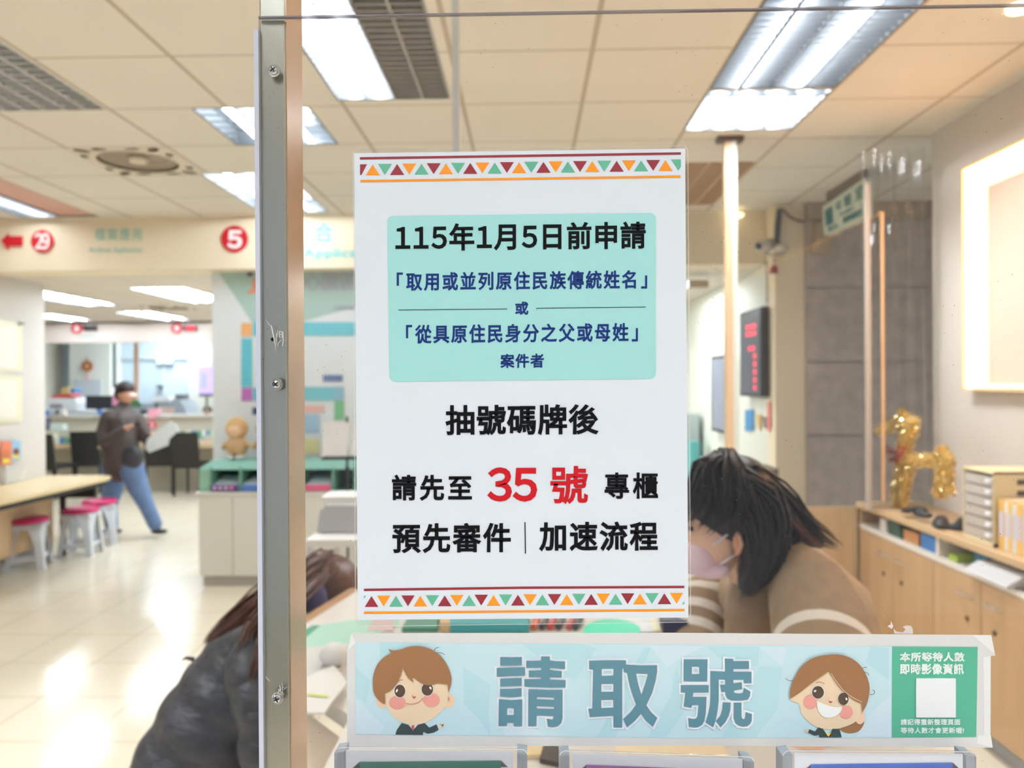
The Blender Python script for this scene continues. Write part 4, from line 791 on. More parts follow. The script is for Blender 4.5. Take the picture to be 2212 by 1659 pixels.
for i in range(26): 
    a = random.uniform(0, 6.3); r_ = random.uniform(.02, .08); c = W(292, 872, 12.45) + Vector((r_ * math.cos(a), r_ * math.sin(a), random.uniform(-.04, .05))); q.ell(c, (.022, .008, .03), 6, 5)
q.build('foliage', mat((76, 128, 76), .6), t); MB().cyl(W(292, 888, 12.45), W(292, 879, 12.45), .04, 12, .05).build('pot', mat((150, 160, 160), .6), t)
ofs('pink_box', [(320, 884), (340, 882), (338, 903), (319, 904)], (244, 176, 196), 'pink box on the counter ledge behind the papers', 'box', 11.85, .12)
t = thing('round_sign', 'small red round sign standing on the far counter', 'sign', tuple(W(328, 927, 11.5))); MB().prism(circ(328, 918, 9.5), PL(11.5), (0, .02, 0)).build('disc', mat((220, 60, 84), .5), t); m = MB(); text(m, '3', 324, 911, 332, 925, PL(11.498), .9); m.build('numeral', mat((250, 220, 225), .5), t); MB().prism(rect(324, 926, 332, 958), PL(11.5), (0, .03, 0)).build('stand', mat((200, 180, 176), .5), t)
ofs('pink_flowers', [(240, 856), (250, 848), (254, 860), (250, 886), (240, 886)], (238, 150, 176), 'pink wrapped bundle left of the head of the walker', 'bundle', 12.9, .1)
for i, (a, b2, c, l) in enumerate(((82, 99, (84, 88, 112), 'dark blue box at the left end of the far counter'), (108, 136, (206, 226, 222), 'pale green tissue pack on the far counter'), (82, 115, (226, 228, 200), 'cream paper stack in front of the dark blue box'))):
    y0, y1 = ((903, 930), (916, 929), (936, 950))[i]; ofs(('counter_box', 'tissue_pack', 'paper_stack')[i], rect(a, y0, b2, y1), c, l, ('box', 'tissue pack', 'paper stack')[i], (11.5, 11.45, 11.3)[i], .12)
for a, b2, y0, y1, c, l in ((118, 150, 946, 962, (120, 170, 176), 'teal leaflet holder between the two left chairs'), (385, 398, 932, 948, (236, 214, 60), 'yellow leaflet box on the far counter'), (402, 436, 932, 948, (110, 160, 180), 'blue and green leaflet box beside the yellow one'), (150, 190, 934, 948, (236, 214, 196), 'peach paper tray on the far counter'), (436, 458, 931, 944, (232, 228, 214), 'cream paper pad at the right end of the far counter')):
    t = thing('leaflet_box', l, 'leaflet box', tuple(W((a + b2) / 2, y1, 11.25)), 'leaflet boxes on the far counter'); MB().prism(rect(a, y0, b2, y1), PL(11.25), (0, .12, 0)).build('holder', mat(c, .5), t)
    for k in range(3):
        u = a + (b2 - a) * (k + .15) / 3; MB().prism(rect(u, y0 - 2, u + (b2 - a) * .22, y1 - 3), PL(11.24), (0, .01, 0)).build('leaflet', mat(((250, 250, 240), (90, 140, 200), (110, 180, 140))[k], .5), t)
for i in range(9):
    x = 86 + i * 11 + (60 if i > 4 else 0); y = 893 + (i % 3); ofs('desk_item', [(x, y - 6 - i % 4), (x + 8, y - 7 - i % 3), (x + 9, y + 3), (x - 1, y + 3)], ((206, 214, 222), (96, 140, 220), (200, 206, 210), (120, 126, 136), (232, 226, 216))[i % 5], ('white cup', 'blue pen holder', 'grey stapler', 'dark phone', 'cream notepad', 'pale folder', 'blue tape roll', 'grey tray', 'black mouse')[i] + ' among the clutter on the far counter ledge', 'desk item', 11.85, .08, 'small items on the far counter ledge')
# black chairs
bl = mat((40, 39, 38), .6)
def chair(px, pyf, label, rz, Yc2=10.55):
    g = WZ(px, pyf, 0); x, y = g.x, g.y; t = thing('office_chair', label, 'chair', (x, y, 0), 'black chairs at the far counter')
    bb = MB(); bb.hexa([(x - .20, y - .02, .40), (x + .20, y - .02, .40), (x + .20, y + .02, .40), (x - .20, y + .02, .40), (x - .21, y - .09, .93), (x + .21, y - .09, .93), (x + .21, y - .06, .93), (x - .21, y - .06, .93)]); bb.build('backrest', bl, t, bevel=.02)
    MB().box(x - .21, x + .21, y - .01, y + .42, .42, .48).build('seat', bl, t, bevel=.02)
    for sx in (-1, 1):
        for yy, tl in ((y, .0), (y + .4, 0)): MB().box(x + sx * .19 - .014, x + sx * .19 + .014, yy - .014, yy + .014, 0, .43).build('leg', bl, t)
    t.rotation_euler = (0, 0, rz); return t
ch = chair(188, 1066, 'black chair at the far counter directly left of the walker', .12)
for px, pf, rz, l in ((95, 1078, -.15, 'black chair partly hidden by the left wall'), (345, 1066, .05, 'black chair behind the papers the walker carries'), (404, 1072, -.05, 'black chair nearest the green tray box')):
    g = WZ(px, pf, 0); dup(ch, (g.x, g.y, 0), rz, l)
# ================= right side beyond the screen =================
# far floor to ceiling post and glass partition
Yg = 4.4; a, b2 = W(1568, 650, Yg).x, W(1593, 650, Yg).x
t = thing('partition_post', 'tall white and bronze post right of the notice, floor to ceiling', 'post', ((a + b2) / 2, Yg, 0))
MB().box(a, a + (b2 - a) * .6, Yg, Yg + .05, 0, ZC - .001).build('bronze_side', mat((236, 205, 168), .35, metal=.2), t); MB().box(a + (b2 - a) * .6, b2, Yg - .004, Yg + .05, 0, ZC - .001).build('white_side', mat((226, 232, 226), .3), t); MB().box(a - .04, b2 + .04, Yg - .01, Yg + .06, ZC - .03, ZC).build('ceiling_bracket', mat((90, 76, 76), .5), t)
props(MB().box(b2, XW - .002, Yg + .02, Yg + .028, 0, ZC - .002).build('glass_partition', glass(refl=.08, haze=.02, hcol=(215, 205, 196))), 'clear glass partition between far post and right wall', 'partition')
Yv = 2.62; a, b2 = W(977, 200, Yv).x, W(992, 200, Yv).x
t = thing('hanging_post', 'thin white post rising to the ceiling above the notice', 'post', ((a + b2) / 2, Yv, 1.0))
MB().box(a, b2, Yv, Yv + .03, 0, ZC - .001).build('upright', mat((220, 222, 230), .3), t)
# vinyl strips: wavy clear film hanging by the right wall end
import itertools
def film(xa_, xb_, Y0, n, amp, z0, z1, lab):
    m = MB(); rings = []; N = 120
    for zz in (z0, (z0 + z1) / 2, z1): rings.append([Vector((xa_ + (xb_ - xa_) * i / N, Y0 + amp * math.sin(i / N * n * 2 * PI) + amp * .5 * math.sin(i / N * n * 5.3) + .01 * math.sin(zz * 5 + i * .2), zz)) for i in range(N + 1)])
    k = len(rings[0]); m.v = [p for r in rings for p in r]
    for i in range(2):
        for j in range(k - 1): m.f.append((i * k + j, i * k + j + 1, (i + 1) * k + j + 1, (i + 1) * k + j)); m.m.append(0)
    return props(m.build('vinyl_curtain', glass(refl=1.6, haze=.05, hcol=(225, 215, 205)), smooth=True), lab, 'curtain')
film(W(1868, 700, 4.28).x, W(2050, 700, 4.28).x - .1, 4.32, 4, .03, .9, W(1900, 322, 4.32).z, 'wavy clear vinyl curtain hanging behind the gold reindeer')
t = thing('curtain_batten', 'slim aluminium batten carrying the clear vinyl curtain', 'batten', tuple(W(1865, 900, 4.27))); 
xq = W(1874, 500, 4.27).x; MB().box(xq - .012, xq + .012, 4.26, 4.28, .9, W(1874, 395, 4.27).z).build('upright', mat((190, 178, 168), .4), t); xq2 = W(1905, 500, 4.25).x; MB().box(xq2 - .006, xq2 + .006, 4.24, 4.25, .95, W(1900, 460, 4.27).z).build('orange_edge', mat((240, 190, 140), .4), t)
# hanging toilet sign (plane of constant x)
XS = 2.23
t = thing('hanging_sign', 'white hanging sign with green characters near the grey stone wall', 'sign', tuple(WX(1820, 500, XS)))
SG = [(1776, 447), (1868, 384), (1870, 470), (1781, 509)]
MB().prism(SG, lambda x, y: WX(x, y, XS), (.05, 0, 0)).build('board', mat((214, 222, 206), .4), t)
bs = bil(SG); gm = mat((40, 120, 128), .5)
def onsign(u, v): p = bs(u, v); return WX(p[0], p[1], XS - .004)
m = MB(); m.flat(rrect(.05, .18, .22, .72, .02), onsign); text(m, '化', .30, .14, .44, .42, onsign, .004); text(m, '粧', .50, .12, .68, .46, onsign, .004); text(m, '室', .76, .10, .94, .46, onsign, .004); text(m, 'Toilet', .38, .52, .72, .64, onsign, .003); text(m, '無障礙廁所', .45, .70, .92, .9, onsign, .004); text(m, '男女', .08, .78, .34, .94, onsign, .004); m.build('lettering', gm, t)
MB().box(XS + .01, XS + .04, WX(1776, 447, XS).y - .05, WX(1868, 384, XS).y + .05, WX(1868, 384, XS).z + .004, ZC).build('hanger', mat((120, 104, 92), .5), t)
props(MB().prism(rect(1762, 523, 1798, 545), PL(5.98), (0, .1, 0)).prism(rect(1764, 480, 1784, 523), PL(6.0), (0, .09, 0)).build('junction_box', mat((178, 158, 132), .5)), 'beige junction box on the grey stone wall', 'box')
# CCTV and wiring
t = thing('security_camera', 'white security camera on the column above the call display', 'camera', tuple(W(1650, 545, 6.05)))
ca, cb = W(1640, 532, 5.95), W(1662, 528, 6.1); q = MB(); q.tube([ca, cb], [.045, .05], 14); q.build('body', mat((214, 204, 190), .4), t, smooth=True)
MB().cyl(ca + Vector((-.012, -.012, 0)), ca + Vector((.01, .01, 0)), .026, 14).build('lens', mat((50, 52, 66), .2), t); MB().tube([cb, W(1655, 548, 6.08), W(1668, 552, 6.12)], .012, 8).build('bracket', mat((190, 180, 170), .5), t)
MB().ell(W(1685, 535, 6.05), (.05, .05, .035)).build('dome', mat((220, 210, 196), .4), t, smooth=True)
t = thing('cable_sleeve', 'slim dark cable sleeve running down the column corner', 'cable sleeve', tuple(W(1682, 538, 6.08))); q = MB(); q.tube([W(1684, 452, 6.08), W(1680, 480, 6.08), W(1678, 520, 6.08), W(1682, 536, 6.08)], [.03, .045, .04, .022], 12, flat=.5); q.build('sleeve', mat((72, 76, 86), .5), t, smooth=True); MB().prism(rect(1676, 531, 1694, 536), PL(6.06), (0, .05, 0)).build('clamp', M_DARK, t)
q = MB(); q.tube([W(1690, 452, 6.09), W(1705, 468, 6.09), W(1722, 476, 6.09), W(1738, 480, 6.09)], .008, 6); props(q.build('loose_cable', mat((110, 92, 82), .6)), 'thin cable drooping across the column top', 'cable')
q = MB(); q.tube([W(1650, 545, 6.08), W(1668, 553, 6.06), W(1690, 546, 6.08), W(1702, 532, 6.1)], .01, 6); props(q.build('white_cable', mat((196, 186, 172), .6)), 'pale looped cable below the security camera', 'cable')
t = thing('hanging_tassel', 'small dark red hanging tassel ornament on the column', 'ornament', tuple(W(1673, 590, 6.08))); MB().prism([(1667, 574), (1679, 574), (1681, 590), (1665, 590)], PL(6.07), (0, .04, 0)).build('body', mat((140, 34, 50), .5), t); MB().prism(rect(1671, 558, 1675, 574), PL(6.08), (0, .02, 0)).build('cord', mat((170, 150, 140), .5), t)
XD = 1.965
q = MB(); q.tube([WX(1600, 591, XD), WX(1628, 579, XD), WX(1655, 567, XD)], .014, 8); q.tube([WX(1656, 566, XD), WX(1657, 655, XD)], .01, 8); props(q.build('wall_conduit', mat((176, 166, 146), .5)), 'cream wall conduit running above the call display', 'conduit')
# call number display on the side wall
t = thing('call_display', 'black call number display with red digits on the side wall', 'display', tuple(WX(1630, 860, XD)))
ya, yb, za_, zb2 = WX(1600, 700, XD - .06).y, WX(1646, 700, XD - .06).y, WX(1646, 858, XD - .06).z, WX(1646, 662, XD - .06).z
MB().box(XD - .07, XD - .002, yb, ya, za_, zb2).build('case', mat((44, 44, 52), .4), t, bevel=.006)
rd = mat((255, 60, 90), .5, emit=1.1); gl = MB(); m2 = MB()
def onD(u, v): return Vector((XD - .073, ya + (yb - ya) * u, zb2 + (za_ - zb2) * v))
MB().flat(rect(.06, .04, .94, .96), lambda u, v: onD(u, v) + Vector((.0015, 0, 0))).build('screen', mat((86, 84, 96), .35), t)
for r_, (v, n, x) in enumerate(((.17, 3, .34), (.25, 3, .34), (.42, 2, .45), (.51, 1, .68), (.60, 1, .68), (.69, 1, .68), (.78, 1, .68), (.87, 1, .68))):
    for i in range(n):
        ux = x + i * .17; gl.flat([(ux + .12 * p[0], v + .055 * p[1]) for p in rect(0, 0, 1, 1)], onD)
gl.build('red_digits', rd, t)
t = thing('wall_screen', 'flat black-framed screen behind the far post', 'screen', tuple(WX(1552, 930, XD))); 
ya, yb, za_, zb2 = WX(1538, 800, XD - .05).y, WX(1580, 800, XD - .05).y, WX(1540, 930, XD - .05).z, WX(1540, 770, XD - .05).z
MB().box(XD - .06, XD - .002, yb, ya, za_, zb2).build('frame', M_DARK, t, bevel=.006); MB().box(XD - .063, XD - .06, yb + .05, ya - .05, za_ + .03, zb2 - .03).build('screen', mat((140, 142, 156), .3), t)
for pts, c, l in (([(1609, 886), (1627, 884), (1627, 930), (1609, 932)], (70, 140, 190), 'blue card stuck on the side wall under the display'), ([(1633, 896), (1645, 895), (1643, 928), (1638, 928)], (206, 166, 90), 'ochre pennant card on the side wall'), ([(1649, 901), (1657, 900), (1657, 925), (1651, 925)], (110, 104, 104), 'grey tag between pennant and red strip'), ([(1657, 870), (1664, 868), (1664, 930), (1657, 931)], (232, 130, 120), 'narrow red paper strip on the side wall')):
    props(MB().prism(pts, lambda x, y: WX(x, y, XD - .008), (.004, 0, 0)).build('wall_card', mat(c, .6)), l, 'card', 'cards on the side wall')
# far things between post and notice
ofs('waste_bin', rect(1492, 955, 1512, 1147), (96, 178, 178), 'teal bin far away between notice and post', 'bin', 8.3, .2)
ofs('grey_locker', rect(1482, 895, 1510, 1135), (176, 186, 184), 'grey locker far away right of the notice', 'locker', 8.6, .3)
props(MB().prism(rect(1488, 605, 1531, 621), PL(6.9), (0, .1, 0)).build('ceiling_sign', mat((190, 174, 150), .5)), 'beige slim ceiling sign right of the notice top', 'sign'); props(MB().prism(rect(1486, 677, 1524, 690), PL(9.8), (0, .2, 0)).build('air_vent', mat((84, 90, 92), .5)), 'dark slot air vent far behind the notice', 'vent')
props(MB().prism([(1656, 1018), (1682, 1012), (1682, 1317), (1656, 1317)], PL(5.4), (0, .3, 0)).build('kiosk', mat((122, 112, 96), .5)), 'dark brown kiosk corner behind the woman', 'kiosk')
q = MB(); q.lathe(W(1588, 466, 6.27), [(.001, -.012), (.06, -.012), (.07, 0), (.07, .012), (.001, .012)], 24); o = q.build('downlight', mat((250, 236, 190), .4, emit=2.5), smooth=True); props(o, 'small glowing disc for a pane reflection beside the far post', 'downlight')  # glowing disc modelled in place of a reflection in the pane
c = WZ(2206, 18, ZC - .006); t = thing('round_downlight', 'small round downlight in the ceiling at the top right corner', 'downlight', tuple(c)); q = MB(); q.lathe(c, [(.001, -.004), (.05, -.004), (.05, .005), (.001, .005)], 24); q.build('lamp', mat((255, 244, 214), .4, emit=4), t)
# ---------------- warm lightbox on the right wall ----------------
XP = XW - .06; yN, yF = 1.0, 1650 * XP / 930; zT, zBt = CAMZ + 445 / 930 * XP, CAMZ - 19 / 930 * XP
lb = thing('wall_lightbox', 'warm backlit panel with glowing edges on the right wall', 'lightbox', (XP, (yN + yF) / 2, zBt))
MB().box(XW - .012, XW - .002, yN, yF, zBt, zT).build('backing', mat((226, 202, 186), .7), lb)
fm = mat((240, 206, 160), .6); F = MB()
MB().box(XP, XW - .002, yN, yF, zT, zT + .014).box(XP, XW - .002, yN, yF, zBt - .014, zBt).box(XP, XW - .002, yF, yF + .014, zBt - .014, zT + .014).build('frame', fm, lb)
led = mat((255, 190, 110), .5, emit=COVE * 13)
MB().box(XP + .015, XW - .014, yN, yF - .005, zT - .012, zT - .002).build('led_strip', led, lb); MB().box(XP + .015, XW - .014, yF - .012, yF - .002, zBt, zT).build('led_strip', led, lb)
dif = mat((255, 240, 205), .5, emit=1.1)
MB().box(XW - .02, XW - .013, yF - .14, yF - .013, zBt, zT).build('glow_edge', dif, lb); MB().box(XW - .02, XW - .013, yN, yF - .14, zT - .12, zT - .013).build('glow_edge', dif, lb)
MB().box(XW - .02, XW - .013, yN, yF - .14, zBt, zBt + .02).build('glow_edge', dif, lb)
# ---------------- low credenza with niche ----------------
oak, oakt = mat((192, 158, 118), .5, noise=.07, nscale=3, stretch=(6, 6, .6)), mat((206, 176, 136), .4, noise=.05, nscale=4)
XF = 1.957; yE = 4.58; yS = 1.2; cr = thing('credenza', 'long oak credenza with open niche along the right wall', 'credenza', (2.14, 2.9, 0))
MB().box(XF - .012, XW - .002, yS, yE, .865, .897).build('top', oakt, cr, bevel=.003)
MB().box(XF, XW - .002, yS, yE, .745, .77).build('niche_shelf', mat((228, 222, 214), .5), cr); MB().box(XW - .03, XW - .003, yS, yE, .77, .865).build('niche_back', mat((196, 180, 162), .6), cr)
MB().box(XF, XF + .02, yE - .03, yE, .1, .865).box(XF, XW - .003, yE - .02, yE, .1, .865).build('end_panel', oak, cr)
for y in (3.7, 2.55, 1.7): MB().box(XF, XW - .03, y - .012, y + .012, .77, .865).build('niche_divider', mat((226, 218, 206), .5), cr)
MB().box(XF + .05, XW - .003, yS, yE - .03, 0, .1).build('plinth', mat((150, 152, 156), .5), cr); MB().box(XF + .02, XW - .003, yS, yE - .03, .1, .745).build('carcass', oak, cr)
ys = [yE - .03, 4.15, 3.74, 3.35, 2.95, 2.55, 2.15, 1.75, 1.35]
for i in range(len(ys) - 1):
    d = MB().box(XF, XF + .02, ys[i + 1] + .003, ys[i] - .003, .103, .74).build('door', oak, cr, bevel=.0015)
    yh = ys[i + 1] + .1 if i % 2 == 0 else ys[i] - .1
    q = MB(); q.tube([(XF, yh - .05, .66), (XF - .022, yh - .045, .66), (XF - .022, yh + .045, .66), (XF, yh + .05, .66)], .005, 8); q.build('handle', mat((206, 200, 190), .3, metal=.8), d, label='short metal bar handle')
    q = MB(); q.cyl((XF - .005, yh, .55), (XF + .002, yh, .55), .011, 14); q.build('lock', mat((96, 76, 56), .4, metal=.6), d)
props(MB().box(1.15, XF - .002, yE, yE + .03, 0, .862).build('low_partition', mat((206, 174, 134), .5, noise=.07, nscale=3, stretch=(6, 6, .6))), 'low oak partition panel behind the woman', 'partition')
# niche contents
def nich(name, y0, y1, z1, c, l, cat, x0=XF + .02, x1=XF + .22, rot=0, z0=.771):
    return props(MB().hexa([(x0, y0, z0), (x1, y0, z0), (x1, y1, z0), (x0, y1, z0), (x0, y0 + rot, z1), (x1, y0 + rot, z1), (x1, y1 + rot * .6, z1), (x0, y1 + rot * .6, z1)]).build(name, mat(c, .5), bevel=.003), l, cat)
nich('white_roll', 4.27, 4.34, .84, (226, 220, 214), 'white roll at the far end of the credenza niche', 'roll'); nich('green_folder', 4.09, 4.24, .845, (60, 90, 76), 'dark green folder in the credenza niche', 'folder', rot=.03); nich('orange_pack', 3.92, 4.07, .83, (206, 150, 100), 'orange pack in the niche beside the green folder', 'pack'); nich('blue_box', 3.73, 3.89, .85, (66, 132, 206), 'bright blue box in the credenza niche', 'box')
nich('blue_tub', 3.44, 3.54, .84, (74, 130, 166), 'blue tub in the niche right of the divider', 'tub', XF + .08, XF + .25); nich('lime_pad', 3.57, 3.64, .80, (170, 200, 70), 'small lime green pad in the niche', 'pad')
for k in range(5): nich('paper_stack', 3.12, 3.42, .785, (236, 236, 240), ('lowest', 'second', 'third', 'fourth', 'topmost')[k] + ' white paper bundle stacked in the credenza niche', 'paper', XF - .03, XF + .2) if k == 0 else nich('paper_stack', 3.12 - k * .012, 3.42 - k * .012, .785 + .011 * k, (236, 236, 240), ('lowest', 'second', 'third', 'fourth', 'topmost')[k] + ' white paper bundle stacked in the credenza niche', 'paper', XF - .03 + .006 * k, XF + .2, z0=.775 + .011 * k)
nich('tan_box', 2.86, 3.02, .815, (226, 196, 140), 'tan box beside the white papers in the niche', 'box', XF - .01, XF + .2); nich('dark_box', 2.66, 2.84, .855, (70, 60, 54), 'dark box in the niche at the right edge', 'box')
# organiser with drawers
yo0, yo1 = 3.06, 3.36; xo0, xo1 = 1.99, 2.25; zo = .898
yo1 = 1650 * xo0 / (2067 - 1140); yo0 = 1650 * xo0 / (2132 - 1140)
org_ = thing('drawer_organiser', 'cream desktop drawer organiser with clear drawers on the credenza', 'organiser', ((xo0 + xo1) / 2, (yo0 + yo1) / 2, zo)); crm = mat((232, 216, 176), .4)
zt3 = CAMZ - (1024 - 825) / 992 * xo0 - .0
MB().box(xo0, xo1, yo0, yo1, zo, zo + .018).box(xo0, xo1, yo0, yo1, zt3 - .012, zt3).box(xo0, xo1, yo0, yo0 + .006, zo, zt3).box(xo0, xo1, yo1 - .006, yo1, zo, zt3).box(xo1 - .006, xo1, yo0, yo1, zo, zt3).build('case', crm, org_, bevel=.002)
for k in range(6):
    z_ = zo + .022 + (zt3 - zo - .04) * k / 6; hh = (zt3 - zo - .04) / 6 - .006
    d = MB().box(xo0 + .002, xo0 + .2, yo0 + .01, yo1 - .01, z_, z_ + hh).build('drawer', mat((196, 186, 176), .2), org_, label='translucent drawer'); MB().box(xo0 - .008, xo0 + .003, yo0 + .015, yo0 + .05, z_ + hh * .35, z_ + hh * .75).build('pull', mat((240, 244, 248), .3), d, bevel=.002)
    q = MB(); q.tube([(xo0 + .10, yo0 - .0005, z_ + hh * .5), (xo0 + .19, yo0 - .0005, z_ + hh * .5)], [(.012, .001)] * 2, 10, up=(0, 0, 1)); q.build('finger_slot', mat((96, 84, 70), .6), org_)
# standing books / binders
for k, (w_, c, h_) in enumerate(((.035, (232, 186, 96), .21), (.02, (244, 236, 226), .205), (.03, (236, 200, 120), .21), (.022, (230, 232, 238), .2), (.035, (240, 196, 110), .21), (.03, (226, 200, 160), .2))):
    y1_ = yo0 - .02 - sum((.035, .02, .03, .022, .035, .03)[:k]) - k * .002
    b = thing('ring_binder', ('yellow binder touching the organiser', 'white binder second from the organiser', 'amber binder third from the organiser', 'pale grey binder fourth from the organiser', 'orange-yellow binder fifth from the organiser', 'beige binder sixth from the organiser')[k], 'binder', (2.1, y1_, zo), 'binders standing on the credenza')
    MB().box(2.0, 2.24, y1_ - w_, y1_, zo, zo + h_).build('cover', mat(c, .5), b, bevel=.002); MB().box(2.02, 2.242, y1_ - w_ + .003, y1_ - .003, zo + .004, zo + h_ + .001).build('pages', mat((236, 232, 222), .7), b); MB().box(1.9985, 2.0, y1_ - w_ + .005, y1_ - .005, zo + .06, zo + .16).build('spine_label', mat((214, 206, 220), .6), b)
# gold tinsel reindeer: legs, body, neck, head
hx = 2.1; 
def WR(px, py): return WX(px, py, hx)
gold = mat((250, 230, 170), .12, metal=.9); goldc = mat((214, 178, 96), .4, metal=.6)
dr = thing('gold_reindeer', 'gold tinsel reindeer ornament standing on the credenza', 'ornament', (WR(1985, 1098).x, WR(1985, 1098).y, .897))
def tin(name, pts, rr, m_=gold, sc_=1.0):
    q = MB(); P = [WR(*p) for p in pts]
    for i in range(len(P) - 1):   # core
        pass
    q.tube(P, [r * .8 for r in rr], 10)
    L = [(P[i + 1] - P[i]).length for i in range(len(P) - 1)]; tot = sum(L); n = int(tot * 2600)
    for _ in range(n):
        s_ = random.uniform(0, tot); i = 0
        while i < len(L) - 1 and s_ > L[i]: s_ -= L[i]; i += 1
        f = min(1, s_ / L[i]); c = P[i].lerp(P[i + 1], f); r = rr[i] * (1 - f) + rr[i + 1] * f; t_ = (P[i + 1] - P[i]).normalized()
        d = Vector((random.gauss(0, 1), random.gauss(0, 1), random.gauss(0, 1))); d = (d - t_ * d.dot(t_) * .7).normalized(); s2 = Vector((random.gauss(0, 1), random.gauss(0, 1), random.gauss(0, 1))).normalized() * .0055; s3 = s2.cross(Vector((random.gauss(0, 1), random.gauss(0, 1), random.gauss(0, 1)))).normalized() * .0055
        e = c + d * r * random.uniform(.85, 1.2); q.add([e - s2, e - s3, e + s2, e + s3], [(0, 1, 2, 3)])
    q.m = [1 if len(f) == 4 and i < 10 * (len(P) - 1) + 2 else 0 for i, f in enumerate(q.f)]; return q.build(name, [m_, goldc], dr, orient=False)
WR(1940, 1095)
tin('front_leg', [(1951, 1002), (1943, 1045), (1940, 1097)], [.04, .037, .042]); tin('front_leg', [(1965, 1010), (1955, 1050), (1950, 1095)], [.03, .03, .03])
tin('hind_leg', [(2042, 985), (2035, 1030), (2030, 1074)], [.036, .034, .036]); tin('hind_leg', [(2050, 990), (2049, 1040), (2052, 1068)], [.026, .026, .028])
tin('torso', [(1950, 1000), (1985, 994), (2030, 995), (2050, 992)], [.04, .036, .036, .036]); tin('tail', [(2040, 985), (2032, 968)], [.036, .026])
tin('neck', [(1952, 1000), (1956, 960), (1968, 925), (1972, 908)], [.044, .042, .044, .04]); tin('head', [(1972, 912), (1945, 912), (1915, 925), (1899, 932)], [.045, .04, .034, .026]); tin('antler', [(1955, 905), (1949, 890), (1946, 882)], [.026, .02, .012])
q = MB()
for i in range(30):
    c = WR(1953 + random.uniform(-24, 16), 975 + random.uniform(-12, 22)) + Vector((-.045, random.uniform(-.03, .03), 0)); q.ell(c, (.009, .009, .009), 6, 5)
q.build('red_collar', mat((170, 60, 56), .4), dr)
q = MB(); cc = WR(2030, 1090)
for i in range(9): q.ell((2.02 + random.uniform(-.05, .06), cc.y + random.uniform(-.28, .12), .915 + random.uniform(-.005, .03)), (.035, .06, .018), 10, 7, Matrix.Rotation(random.uniform(-1, 1), 3, 'Z'))
props(q.build('black_pouch', mat((38, 38, 44), .4), remesh=.012), 'crumpled black pouch behind the reindeer hind legs', 'pouch')
# ---------------- near service counter (behind the screen) ----------------
ZK = 1.05
def K(px, py): return WZ(px, py, ZK)
kt = thing('reception_counter', 'white reception counter behind the clear screen', 'counter', (.2, 1.4, 0))
A_, B_ = K(772, 1274), K(655, 1348)
top = [(A_.x, A_.y), (.42, A_.y + .01), (.42, 1.5), (.62, 1.28), (.66, .6), (-.30, .6), (-.307, 1.30), (-.44, 1.45), (B_.x, B_.y)]
MB().prism(top, lambda x, y: Vector((x, y, ZK - .03)), (0, 0, .03)).build('top', mat((226, 222, 216), .3), kt)
MB().prism([(-.1, 2.0), (.40, 2.0), (.40, 1.49), (.60, 1.27), (.64, .62), (-.28, .62), (-.285, 1.28), (-.15, 1.6)], lambda x, y: Vector((x, y, 0)), (0, 0, ZK - .031)).build('body', mat((206, 180, 150), .5), kt)
e = MB(); e.tube([(B_.x - .012, B_.y - .005, ZK - .012), (A_.x - .012, A_.y, ZK - .012)], [(.018, .022)] * 2, 10, up=(0, 0, 1)); e.build('wood_edge', mat((176, 138, 100), .4), kt); 
MB().prism([(-.307, 1.30), (-.44, 1.45), (-.41, 1.3), (-.345, 1.1), (-.335, .62), (-.30, .6)], lambda x, y: Vector((x, y, ZK - .09)), (0, 0, .04)).build('side_ledge', mat((222, 206, 188), .4), kt)
def flatk(name, px, c, lab, cat, th=.003, z=ZK, **k):
    return props(MB().prism(px, lambda x, y: WZ(x, y, z) + Vector((0, 0, .0008)), (0, 0, th)).build(name, mat(c, k.pop('rough', .4)), **k), lab, cat)
flatk('desk_mat', [(655, 1385), (694, 1352), (752, 1343), (862, 1336), (862, 1352), (752, 1404), (655, 1412)], (170, 216, 198), 'translucent mint desk mat at the left of the counter', 'desk mat', .002)
flatk('green_card', [(658, 1384), (658, 1362), (676, 1352), (692, 1352)], (40, 148, 116), 'dark green card under the mint desk mat', 'card', .001)
flatk('form_stack', [(655, 1412), (752, 1404), (752, 1432), (700, 1500), (655, 1530)], (214, 212, 208), 'grey-white stack of forms left of the banner', 'forms', .012)
flatk('white_form', [(660, 1470), (720, 1440), (750, 1478), (700, 1545), (660, 1545)], (232, 232, 228), 'white form with highlighter mark left of the banner', 'form', .004, z=ZK + .016)
q = MB(); line(q, [WZ(664, 1499, ZK + .0225)[:2], WZ(710, 1504, ZK + .0225)[:2]], .009, lambda x, y: Vector((x, y, ZK + .0225))); props(q.build('highlighter_stroke', mat((222, 232, 120), .5)), 'yellow highlighter stroke on the white form', 'mark')
c = K(722, 1446); q = MB(); q.ell((c.x, c.y, ZK + .03), (.03, .035, .022), 16, 10); props(q.build('computer_mouse', mat((226, 226, 226), .4), smooth=True), 'small white mouse on the forms beside the banner', 'mouse')
